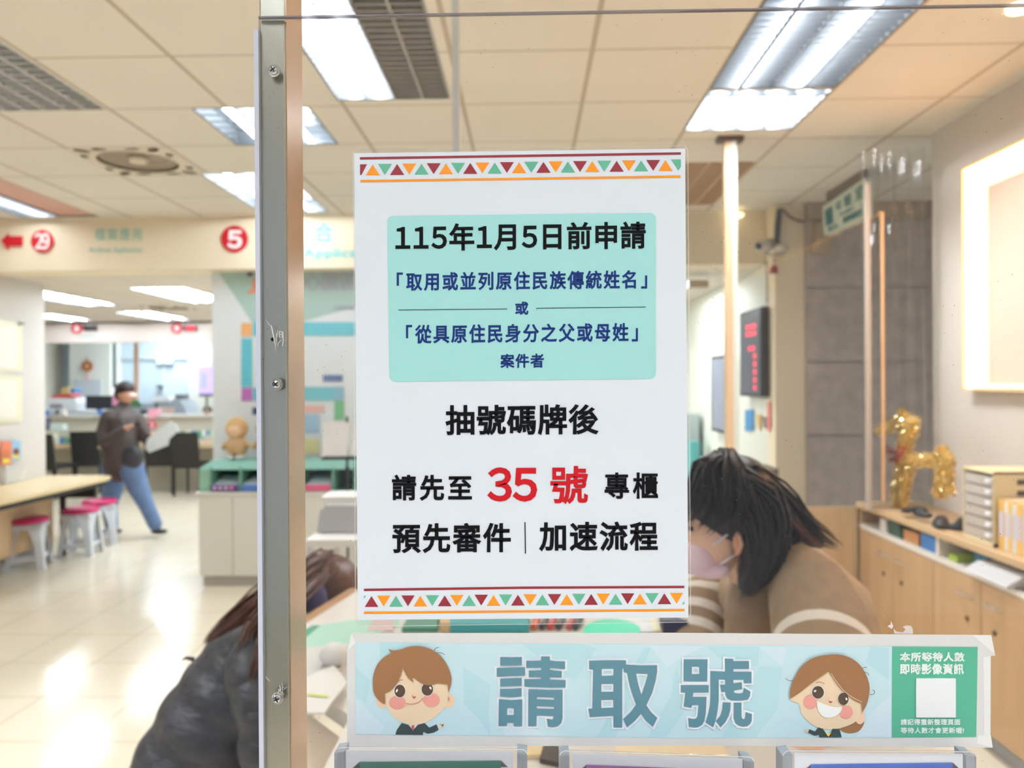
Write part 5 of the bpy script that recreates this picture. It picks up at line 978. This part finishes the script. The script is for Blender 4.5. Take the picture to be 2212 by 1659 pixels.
for nm, px, c, l, ct, th in (('green_booklet', [(868, 1366), (884, 1338), (950, 1338), (945, 1366)], (70, 142, 120), 'green booklet just below the notice at its left', 'booklet', .01), ('wooden_block', [(950, 1366), (954, 1340), (972, 1340), (972, 1366)], (214, 180, 130), 'small wooden block between green booklet and teal book', 'block', .02), ('teal_book', [(972, 1368), (972, 1330), (1146, 1330), (1142, 1368)], (60, 166, 172), 'teal book under the bottom edge of the notice', 'book', .02), ('pink_paper', [(792, 1366), (806, 1342), (852, 1340), (850, 1366)], (206, 180, 180), 'pinkish paper left of the green booklet', 'paper', .003),
                           ('mint_dish', circ(1322, 1374, 62, 26), (60, 220, 178), 'mint green oval tray showing below the notice', 'tray', .012), ('white_sheet', [(1365, 1368), (1372, 1338), (1412, 1338), (1426, 1368)], (226, 230, 232), 'white sheet right of the mint tray', 'sheet', .003), ('cream_strip', [(1412, 1368), (1404, 1338), (1416, 1338), (1430, 1368)], (248, 238, 200), 'cream strip at the corner of the white sheet', 'strip', .006), ('navy_pouch', [(1432, 1370), (1424, 1338), (1486, 1338), (1486, 1372)], (38, 40, 78), 'navy pouch in front of the woman', 'pouch', .03),
                           ('cream_form', [(1330, 1640), (1330, 1612), (1560, 1612), (1576, 1640)], (244, 226, 190), 'cream form visible between banner and purple holder', 'form', .003), ('pale_folder', [(1128, 1640), (1138, 1612), (1180, 1612), (1180, 1640)], (232, 208, 160), 'pale folder between the green and purple holders', 'folder', .006), ('dark_tablet', [(1166, 1650), (1176, 1614), (1208, 1624), (1208, 1659)], (62, 54, 50), 'dark tablet edge between the green and purple holders', 'tablet', .008)):
    props(flatk(nm, px, c, l, ct, th), l, ct)
for k, (px, c) in enumerate(((1158, (236, 110, 70)), (1176, (70, 60, 66)), (1194, (206, 60, 60)), (1212, (60, 58, 64)), (1234, (200, 90, 90)), (1250, (70, 76, 84)))):
    q = MB(); a = K(px - 6, 1362); b = K(px + 6, 1340); q.tube([(a.x, a.y, ZK + .008), (b.x, b.y, ZK + .008)], .0075, 8); props(q.build('marker_pen', mat(c, .4)), ('orange pen first', 'black pen second', 'red pen third', 'charcoal pen fourth', 'rose pen fifth', 'grey pen last')[k] + ' in the row of pens below the notice', 'pen', 'pens lying below the notice')
# ================= people =================
def pt(px, py, Y): return W(px, py, Y)
def limb(mb, pts, n=14):   # pts: (px, py, Y, r) or (px, py, Y, (ra, rb)); ra lies in the picture plane
    P = [pt(*p[:3]) for p in pts]; mb.tube(P, [p[3] if isinstance(p[3], tuple) else (p[3], p[3]) for p in pts], n)
    for p, q in ((P[0], pts[0][3]), (P[-1], pts[-1][3])):
        r = min(q) if isinstance(q, tuple) else q; mb.ell(p, (r, r, r), n, 8)
    return mb
def strands(mb, guide, spread, r, n, jit=.3, seg=8):
    """tapered hair strands around a guide (list of Vectors) with spread radius per guide point"""
    for _ in range(n):
        a = random.uniform(0, 2 * PI); k = math.sqrt(random.random()) ** .5; off = Vector((math.cos(a), math.sin(a) * .8, 0)); u = Vector((random.uniform(-1, 1), random.uniform(-1, 1), random.uniform(-1, 1))) * jit
        d = Vector((math.cos(a), math.sin(a), math.sin(a * 2 + _) * .8)).normalized(); L = random.uniform(.75, 1.04); pts = []; rr = []
        for i in range(seg):
            t = i / (seg - 1) * L * (len(guide) - 1); j = min(int(t), len(guide) - 2); f = t - j
            c = guide[j].lerp(guide[j + 1], f) if f <= 1 else guide[-1] + (guide[-1] - guide[-2]) * (f - 1); s_ = spread[j] * (1 - min(f, 1)) + spread[j + 1] * min(f, 1)
            pts.append(c + (d + u * math.sin(i * .7)) * s_ * k); rr.append(r * (1 - (i / (seg - 1)) ** 2.5) + .0004)
        mb.tube(pts, rr, 5)
    return mb
def hairmat(rgb, hi): 
    return mat(rgb, .38, noise=.35, nscale=60, spec=.45)
skin_ = mat((240, 196, 168), .5, noise=.03, nscale=20)
# ---- woman in the tan sweater, leaning over the counter ----
wo_ = thing('person', 'person with long dark hair, pink face mask and tan sweater, bent over the counter', 'person', tuple(pt(1700, 1660, 1.75)[:2]) + (0,))
sw = mat((190, 152, 116), .9, noise=.07, nscale=40, bump=.35)
body = MB()
# body, neck, head and hands are one surface
hc = pt(1560, 1118, 1.63)
body.ell(pt(1568, 1092, 1.64), (.085, .078, .098), 20, 14, Matrix.Rotation(-.35, 3, 'Y'))
body.ell(pt(1535, 1160, 1.63), (.060, .058, .075), 18, 12, Matrix.Rotation(-.5, 3, 'Y'))
body.ell(pt(1513, 1205, 1.63), (.034, .036, .035), 14, 10)
limb(body, [(1590, 1180, 1.66, .052), (1630, 1235, 1.69, .055), (1665, 1275, 1.72, .07)])
limb(body, [(1800, 1500, 1.76, (.13, .11)), (1810, 1640, 1.8, (.14, .12)), (1812, 1700, 1.8, (.13, .12))])
zleg = lambda x, y, z: Vector((x, y, z))
hp = pt(1812, 1700, 1.8)
def hand(mb, c, f, up, s=1.0, curl=.5):
    """palm and five bent fingers; c wrist, f direction of the fingers, up back of the hand"""
    f = f.normalized(); up = (up - f * up.dot(f)).normalized(); sd = f.cross(up)
    mb.tube([c - f * .01, c + f * .03 * s, c + f * .085 * s], [(.014 * s, .026 * s), (.015 * s, .038 * s), (.011 * s, .036 * s)], 12, up=up)
    for i, (o, L) in enumerate(((-.030, .066), (-.010, .074), (.010, .070), (.028, .055))):
        b = c + f * .082 * s + sd * o * s; p = [b - f * .02]; d = f.copy(); q = b
        for k in range(3):
            p.append(q); d = (d - up * curl * (.35 + .25 * k)).normalized(); q = q + d * L * s * (.45, .32, .23)[k]
        p.append(q); mb.tube(p, [.0085 * s, .0088 * s, .0082 * s, .0072 * s, .0055 * s], 8)
    b = c + f * .025 * s - sd * .030 * s; mb.tube([b, b + (f * .7 - sd * .6) * .03 * s, b + (f * .95 - sd * .45 - up * .3) * .055 * s, b + (f * 1.0 - sd * .15 - up * .5) * .078 * s], [.012 * s, .0105 * s, .0095 * s, .007 * s], 8)
w1 = pt(1745, 1622, 1.20); limb(body, [(1775, 1560, 1.30, .032), (1745, 1622, 1.20, .026)]); hand(body, w1, Vector((-1, .15, -.25)), Vector((-.15, -.2, 1)))
w2 = pt(1640, 1640, 1.30); limb(body, [(1585, 1560, 1.5, .03), (1640, 1640, 1.30, .025)]); hand(body, w2, Vector((.6, -.8, -.25)), Vector((0, -.2, 1)))
body.build('body', skin_, wo_, remesh=.0045, smooth=True)
a1, a2 = pt(1782, 1330, 1.50), pt(1790, 1440, 1.385); ax1 = (a2 - a1).normalized(); b1, b2_ = pt(1518, 1300, 1.83), pt(1500, 1400, 1.74); ax2 = (b2_ - b1).normalized()
SWB = [(a1, ax1, .088, .114, .2), (a1, ax1, .2, .23, .2)]; SWC = [(b1, ax2, -.012, .006, .2), (b1, ax2, .035, .058, .2), (b1, ax2, .085, .108, .2)]
top_ = MB()
limb(top_, [(1640, 1262, 1.74, (.07, .08)), (1700, 1265, 1.76, (.115, .12)), (1748, 1330, 1.78, (.150, .14)), (1772, 1430, 1.79, (.155, .135)), (1785, 1560, 1.79, (.155, .13))], 20)
limb(top_, [(1600, 1290, 1.80, .07), (1640, 1400, 1.78, .1), (1700, 1500, 1.77, .11)], 16)
swt = top_.build('sweater', mat((192, 168, 140), .9, noise=.07, nscale=40, bump=.35), wo_, remesh=.009, smooth=True)
q = MB(); limb(q, [(1715, 1228, 1.60, .058), (1740, 1262, 1.555, .078), (1766, 1330, 1.50, .090), (1786, 1440, 1.385, .092), (1786, 1510, 1.33, .072), (1775, 1575, 1.27, .05), (1762, 1598, 1.235, .042)], 20)
q.build('sleeve', bandmat((168, 145, 120), (246, 240, 232), SWB), wo_, remesh=.008, smooth=True, label='near sleeve with white stripes')
q = MB(); limb(q, [(1585, 1262, 1.84, .062), (1518, 1300, 1.83, .068), (1500, 1400, 1.74, .066), (1505, 1460, 1.68, .058), (1540, 1510, 1.60, .05), (1590, 1565, 1.48, .042)], 16)
q.build('sleeve', bandmat((166, 143, 118), (246, 240, 231), SWC), wo_, remesh=.008, smooth=True, label='far sleeve with white stripes')
q = MB(); limb(q, [(1648, 1275, 1.66, .03), (1640, 1320, 1.655, .034), (1636, 1400, 1.64, .034)], 10); limb(q, [(1592, 1300, 1.70, .022), (1586, 1400, 1.68, .026)], 10); limb(q, [(1612, 1290, 1.68, .045), (1612, 1400, 1.67, .052)], 12); q.build('placket', mat((156, 132, 108), .9, noise=.06, nscale=40, bump=.35), wo_, remesh=.008, smooth=True, label='folded front of the sweater')
tr = MB(); 
for sx in (-.07, .07): tr.tube([hp + Vector((sx, 0, .05)), Vector((hp.x + sx, hp.y - .02, .45)), Vector((hp.x + sx, hp.y, .06))], [.095, .07, .05], 14)
tr.ell(hp + Vector((0, 0, .06)), (.165, .13, .14)); tr.build('trousers', mat((44, 46, 56), .8), wo_, remesh=.012, smooth=True)
for sx in (-.07, .07): MB().ell((hp.x + sx - .02, hp.y - .04, .035), (.045, .12, .035)).build('shoe', mat((40, 38, 38), .5), wo_, smooth=True)
# mask, straps, ear, eye
mk = MB(); c0 = pt(1512, 1200, 1.625)
mk.ell(pt(1500, 1200, 1.625), (.042, .060, .040), 22, 14); mk.ell(pt(1536, 1226, 1.625), (.040, .056, .020), 20, 12, Matrix.Rotation(-.12, 3, 'Y')); mask = mk.build('face_mask', mat((246, 216, 228), .8, bump=.15, nscale=30), wo_, smooth=True)
wm = mat((246, 240, 244), .7)
q = MB(); q.tube([pt(1540, 1176, 1.572), pt(1560, 1163, 1.567), pt(1578, 1150, 1.57), pt(1592, 1146, 1.578)], .0022, 6); q.build('mask_strap', wm, mask); q = MB(); q.tube([pt(1553, 1220, 1.58), pt(1572, 1208, 1.575), pt(1592, 1196, 1.578)], .0022, 6); q.build('mask_strap', wm, mask)
q = MB(); q.tube([pt(1590, 1150, 1.562), pt(1600, 1158, 1.558), pt(1602, 1175, 1.556), pt(1596, 1192, 1.558), pt(1589, 1198, 1.563)], [.006, .007, .0065, .006, .004], 8); q.ell(pt(1592, 1172, 1.566), (.009, .006, .02)); q.build('ear', mat((226, 168, 138), .5), wo_, smooth=True)
for dy in (0,): 
    q = MB(); q.ell(pt(1492, 1142, 1.585), (.006, .009, .006)); q.build('eye', mat((40, 28, 24), .3), wo_, smooth=True); q = MB(); q.tube([pt(1482, 1126, 1.585), pt(1490, 1121, 1.576), pt(1496, 1122, 1.574)], [.0015, .0025, .0012], 6); q.build('eyebrow', mat((40, 30, 28), .7), wo_)
q = MB(); q.ell(pt(1478, 1175, 1.63), (.012, .012, .014)); q.build('nose', skin_, wo_, smooth=True)
# hair
hm = mat((24, 19, 24), .36, noise=.3, nscale=50, spec=.4); hb = mat((92, 52, 46), .4, noise=.3, nscale=50)
H_ = MB()
H_.ell(pt(1580, 1080, 1.64), (.104, .098, .099), 24, 16, Matrix.Rotation(-.2, 3, 'Y'))
H_.ell(pt(1635, 1120, 1.64), (.078, .088, .085), 20, 12)
limb(H_, [(1640, 1080, 1.575, .045), (1655, 1150, 1.56, .048), (1645, 1215, 1.555, .042), (1625, 1248, 1.56, .034), (1618, 1262, 1.56, .026)], 14)
limb(H_, [(1655, 1080, 1.66, .05), (1690, 1120, 1.66, .05), (1725, 1150, 1.66, .035), (1770, 1172, 1.66, .015)], 14)
limb(H_, [(1660, 1130, 1.62, .05), (1690, 1175, 1.62, .036), (1690, 1210, 1.62, .018)], 12)
hair = H_.build('hair', hm, wo_, remesh=.008, smooth=True)
G1 = [pt(1585, 1030, 1.55), pt(1640, 1080, 1.555), pt(1660, 1150, 1.545), pt(1648, 1215, 1.545), pt(1618, 1278, 1.55)]
strs = MB(); strands(strs, G1, [.03, .045, .046, .042, .024], .0035, 90)
G2 = [pt(1620, 1015, 1.6), pt(1680, 1080, 1.62), pt(1735, 1140, 1.63), pt(1808, 1182, 1.64)]; strands(strs, G2, [.02, .035, .03, .014], .003, 60)
G3 = [pt(1560, 985, 1.62), pt(1520, 1010, 1.55), pt(1500, 1070, 1.54), pt(1490, 1130, 1.55)]; strands(strs, G3, [.02, .025, .025, .012], .003, 50)
G4 = [pt(1565, 982, 1.6), pt(1560, 1040, 1.53), pt(1555, 1100, 1.535), pt(1520, 1140, 1.55)]; strands(strs, G4, [.02, .025, .03, .018], .003, 60)
G5 = [pt(1570, 982, 1.6), pt(1600, 1040, 1.53), pt(1600, 1100, 1.54), pt(1590, 1145, 1.55)]; strands(strs, G5, [.02, .025, .025, .018], .003, 60)
G6 = [pt(1660, 1090, 1.6), pt(1700, 1150, 1.6), pt(1700, 1215, 1.6)]; strands(strs, G6, [.04, .03, .02], .003, 40)
strs.build('hair_strands', hm, wo_, smooth=True, orient=False)
st2 = MB(); strands(st2, [pt(1670, 1085, 1.585), pt(1700, 1125, 1.585), pt(1740, 1165, 1.6), pt(1772, 1180, 1.61)], [.012, .018, .016, .01], .002, 22); st2.build('hair_highlights', hb, wo_, smooth=True, orient=False, label='reddish brown strands')
# ---- seated customer in the dark padded jacket, mostly behind the steel post ----
cu = thing('person', 'person in dark grey padded jacket with reddish brown hair, leaning in behind the steel post', 'person', tuple(pt(480, 1659, 1.95)[:2]) + (0,))
jk = mat((60, 63, 72), .45, noise=.25, nscale=14, bump=1.0, stretch=(1, 1, 2.5))
def puff(mb, pts, n=22, lobes=5, amp=.07):
    P = [pt(*p[:3]) for p in pts]; out = []; rr = []
    for i in range(len(P) - 1):
        for k in range(8):
            f = k / 8; ra = pts[i][3] if isinstance(pts[i][3], tuple) else (pts[i][3],) * 2; rb = pts[i + 1][3] if isinstance(pts[i + 1][3], tuple) else (pts[i + 1][3],) * 2
            out.append(P[i].lerp(P[i + 1], f)); g = 1 + amp * (abs(math.sin((i + f) * PI * lobes / 3)) - .6); rr.append(((ra[0] * (1 - f) + rb[0] * f) * g, (ra[1] * (1 - f) + rb[1] * f) * g))
    out.append(P[-1]); rr.append(ra if isinstance(pts[-1][3], tuple) is False else pts[-1][3]); mb.tube(out, rr, n)
    for p, q in ((P[0], rr[0]), (P[-1], rr[-1])): mb.ell(p, (min(q),) * 3, n, 8)
J = MB(); puff(J, [(615, 1385, 2.02, (.10, .12)), (560, 1450, 2.0, (.155, .17)), (495, 1560, 1.97, (.172, .18)), (425, 1700, 1.94, (.18, .17)), (390, 1800, 1.93, (.175, .165))])
puff(J, [(560, 1440, 1.84, .085), (585, 1530, 1.78, .082), (590, 1610, 1.76, .072)], lobes=6)
puff(J, [(590, 1610, 1.76, .068), (615, 1560, 1.86, .06), (640, 1500, 2.0, .05)], lobes=6)
J.build('padded_jacket', jk, cu, remesh=.010, smooth=True)
cb = MB(); cb.ell(pt(706, 1285, 2.2), (.095, .088, .11), 20, 14); cb.ell(pt(735, 1325, 2.18), (.06, .06, .06), 14, 10); limb(cb, [(690, 1320, 2.18, .055), (650, 1350, 2.12, .06), (620, 1380, 2.05, .07)])
hp2 = pt(390, 1810, 1.93); limb(cb, [(430, 1700, 1.94, .14), (395, 1800, 1.93, .15)])
wv = pt(652, 1480, 2.03); hand(cb, wv, Vector((.6, .5, .05)), Vector((0, 0, 1))); cb.build('body', skin_, cu, remesh=.005, smooth=True)
tr = MB()
for sy in (-.09, .09): tr.tube([hp2 + Vector((0, sy, 0)), hp2 + Vector((.2, sy, .0)), hp2 + Vector((.40, sy, -.02)), hp2 + Vector((.43, sy, -.2)), Vector((hp2.x + .40, hp2.y + sy, .08))], [.10, .092, .07, .06, .045], 14)
tr.ell(hp2, (.16, .17, .12)); tr.build('trousers', mat((52, 56, 70), .8), cu, remesh=.012, smooth=True)
for sy in (-.09, .09): MB().ell((hp2.x + .44, hp2.y + sy, .04), (.12, .045, .04)).build('shoe', mat((46, 42, 42), .5), cu, smooth=True)
sf = MB(); sf.tube([pt(640, 1345, 2.12) + Vector((.09 * math.cos(a), -.02 + .09 * math.sin(a), .03 * math.sin(a + 1))) for a in [2 * PI * i / 14 for i in range(15)]], .035, 10); sf.ell(pt(672, 1300, 2.08), (.045, .05, .065), 14, 10); sf.build('scarf', mat((78, 78, 120), .9, noise=.5, nscale=14), cu, smooth=True, label='mottled navy scarf')
ch2 = mat((92, 62, 52), .38, noise=.35, nscale=40); H2 = MB(); H2.ell(pt(706, 1275, 2.2), (.108, .1, .108), 22, 14)
limb(H2, [(690, 1225, 2.12, .05), (640, 1262, 2.08, .045), (590, 1300, 2.0, .035), (548, 1335, 1.95, .016)], 12); H2.build('hair', ch2, cu, remesh=.009, smooth=True)
S2 = MB()
for gd, sp_, n in (([(700, 1205, 2.1), (620, 1255, 2.02), (555, 1300, 1.92), (490, 1350, 1.86), (442, 1388, 1.84)], [.035, .04, .035, .02, .006], 80), ([(680, 1230, 2.05), (600, 1300, 1.95), (545, 1360, 1.83), (520, 1420, 1.8), (500, 1480, 1.80)], [.03, .035, .025, .018, .006], 26), ([(690, 1240, 2.05), (610, 1320, 1.9), (580, 1390, 1.8), (560, 1440, 1.75), (540, 1500, 1.74)], [.03, .03, .025, .018, .01], 30)):
    strands(S2, [pt(*g) for g in gd], sp_, .0032, n)
S2.build('hair_strands', ch2, cu, smooth=True, orient=False)
q = MB(); q.tube([pt(418, 1424, 1.86), pt(402, 1421, 1.86), pt(392, 1426, 1.86)], [.006, .004, .001], 8); q.build('drawcord_tip', mat((60, 56, 58), .6), cu)
sl_ = thing('round_stool', 'dark round stool under the seated customer', 'stool', (hp2.x, hp2.y, 0)); zz_ = hp2.z - .13
q = MB(); q.lathe((hp2.x, hp2.y, 0), [(.001, zz_ - .05), (.18, zz_ - .05), (.185, zz_ - .01), (.17, zz_), (.001, zz_)]); q.build('seat', M_DARK, sl_, smooth=False); MB().cyl((hp2.x, hp2.y, .02), (hp2.x, hp2.y, zz_ - .05), .025).build('pole', mat((160, 160, 165), .3, metal=.8), sl_); q = MB(); q.lathe((hp2.x, hp2.y, 0), [(.001, 0), (.2, 0), (.19, .02), (.001, .03)]); q.build('base', M_DARK, sl_)
# ---- walker in the hall ----
Yw = 8.05; K_ = Yw / 1650
wk = thing('person', 'person in dark brown jacket and jeans walking past while looking at a phone', 'person', tuple(pt(290, 1152, Yw)[:2]) + (0,))
b = MB(); u = lambda x: x * K_
b.ell(pt(272, 851, Yw), (u(17), u(18), u(22)), 18, 12); limb(b, [(270, 862, Yw, u(10)), (266, 884, Yw, u(11))]); b.ell(pt(288, 857, Yw - .02), (u(4), u(3), u(4)))
limb(b, [(266, 884, Yw, u(12)), (264, 940, Yw, u(20)), (262, 1000, Yw, u(22))])
hand(b, pt(272, 925, Yw - .2), Vector((1, -.3, .4)), Vector((0, -.4, 1)), .95, .8); hand(b, pt(330, 938, Yw + .02), Vector((.6, -.4, -.2)), Vector((0, -.4, 1)), .95, .9)
limb(b, [(255, 932, Yw - .18, u(7)), (274, 925, Yw - .2, u(6))]); limb(b, [(316, 942, Yw + .02, u(7)), (330, 938, Yw + .02, u(6))])
limb(b, [(240, 1110, Yw + .1, u(9)), (244, 1140, Yw + .1, u(8))]); limb(b, [(332, 1115, Yw - .05, u(9)), (337, 1140, Yw - .05, u(8))]); b.build('body', mat((206, 152, 122), .55), wk, remesh=.011, smooth=True)
j = MB(); limb(j, [(268, 878, Yw, (u(16), u(16))), (264, 900, Yw, (u(42), u(28))), (264, 940, Yw, (u(41), u(32))), (263, 980, Yw, (u(45), u(36))), (260, 1008, Yw, (u(43), u(34)))], 18)
limb(j, [(236, 902, Yw - .1, u(18)), (224, 935, Yw - .14, u(16)), (226, 957, Yw - .18, u(15)), (250, 944, Yw - .2, u(13)), (266, 930, Yw - .2, u(10))], 12); limb(j, [(296, 905, Yw + .08, u(17)), (312, 935, Yw + .06, u(15)), (316, 950, Yw + .04, u(13)), (322, 942, Yw + .02, u(10))], 12)
j.build('jacket', mat((78, 68, 66), .7, noise=.12, nscale=12, bump=.4), wk, remesh=.014, smooth=True)
q = MB(); q.tube([pt(258, 880, Yw) + Vector((u(11) * math.cos(a), u(11) * math.sin(a), 0)) for a in [2 * PI * i / 12 for i in range(13)]], u(5), 8); q.build('collar', mat((56, 50, 50), .7), wk, smooth=True)
j = MB(); limb(j, [(246, 1005, Yw + .06, u(27)), (243, 1060, Yw + .08, u(22)), (236, 1095, Yw + .1, u(16)), (241, 1135, Yw + .1, u(14))], 14); limb(j, [(282, 1005, Yw - .04, u(27)), (302, 1060, Yw - .05, u(21)), (318, 1095, Yw - .05, u(16)), (335, 1132, Yw - .05, u(15))], 14)
j.build('jeans', mat((104, 128, 168), .85, noise=.12, nscale=10), wk, remesh=.014, smooth=True)
for cx_, cy_, yy, c in ((344, 1148, Yw - .05, (50, 46, 48)), (246, 1147, Yw + .1, (90, 74, 66))): MB().ell(pt(cx_, cy_, yy), (u(19), u(9), u(6)), 14, 8).build('shoe', mat(c, .5), wk, smooth=True)
q = MB(); q.ell(pt(270, 840, Yw), (u(20), u(20), u(18)), 20, 12); q.ell(pt(262, 850, Yw + .03), (u(14), u(17), u(18)), 16, 10); q.build('hair', mat((40, 32, 32), .6), wk, smooth=True)
q = MB(); q.box(pt(284, 852, Yw).x, pt(291, 852, Yw).x, Yw - .1, Yw + .06, pt(284, 855, Yw).z, pt(284, 851, Yw).z); q.build('glasses', mat((220, 214, 214), .3), wk); q = MB(); q.ell(pt(264, 856, Yw - .085), (u(3), u(2), u(5))); q.build('ear', mat((196, 140, 110), .5), wk, smooth=True)
q = MB(); q.tube([pt(255, 885, Yw - .15), pt(272, 930, Yw - .17), pt(290, 970, Yw - .16)], [(u(2.4), .004)] * 3, 8); q.ell(pt(284, 988, Yw - .12), (u(27), u(15), u(25)), 18, 12); ob = q.build('crossbody_bag', mat((66, 66, 72), .7), smooth=True); props(ob, 'dark grey round crossbody bag worn by the walker in the hall', 'bag')
q = MB(); q.hexa([pt(288, 922, Yw - .3), pt(302, 920, Yw - .3), pt(302, 920, Yw - .22), pt(288, 922, Yw - .22), pt(289, 915, Yw - .32), pt(303, 914, Yw - .32), pt(303, 914, Yw - .24), pt(289, 915, Yw - .24)]); props(q.build('phone', mat((50, 48, 54), .3)), 'dark phone held in front of the walker in the hall', 'phone')
q = MB(); q.prism([(313, 968), (322, 978), (362, 962), (365, 948), (385, 930), (380, 918), (368, 910), (340, 930), (318, 948)], PL(Yw - .06), (0, .012, 0)); props(q.build('paper_sheets', mat((232, 240, 244), .5)), 'white paper sheets held under the arm of the walker', 'papers')
# ---- clerk at the far counter ----
ck = thing('person', 'person with dark hair seated behind the far counter, beside the mint wall', 'person', tuple(pt(448, 930, 12.25)[:2]) + (0,)); Yk = 12.25; u2 = lambda x: x * Yk / 1650
b = MB(); b.ell(pt(447, 893, Yk), (u2(8.5), u2(9), u2(12)), 14, 10); limb(b, [(447, 900, Yk, u2(5)), (447, 914, Yk, u2(6))]); b.build('body', mat((214, 164, 138), .6), ck, remesh=.015, smooth=True)
b = MB(); limb(b, [(447, 916, Yk, (u2(15), u2(10))), (447, 950, Yk, (u2(17), u2(12))), (447, 985, Yk, (u2(17), u2(12)))]); b.build('shirt', mat((112, 112, 128), .8), ck, remesh=.018, smooth=True); MB().ell(pt(448, 886, Yk + .03), (u2(10.5), u2(10), u2(10)), 14, 10).build('hair', mat((60, 52, 54), .6), ck, smooth=True)
q = MB(); q.prism(rect(443, 908, 451, 930), PL(Yk - .12), (0, .01, 0)); q.build('placket', mat((224, 180, 180), .7), ck)
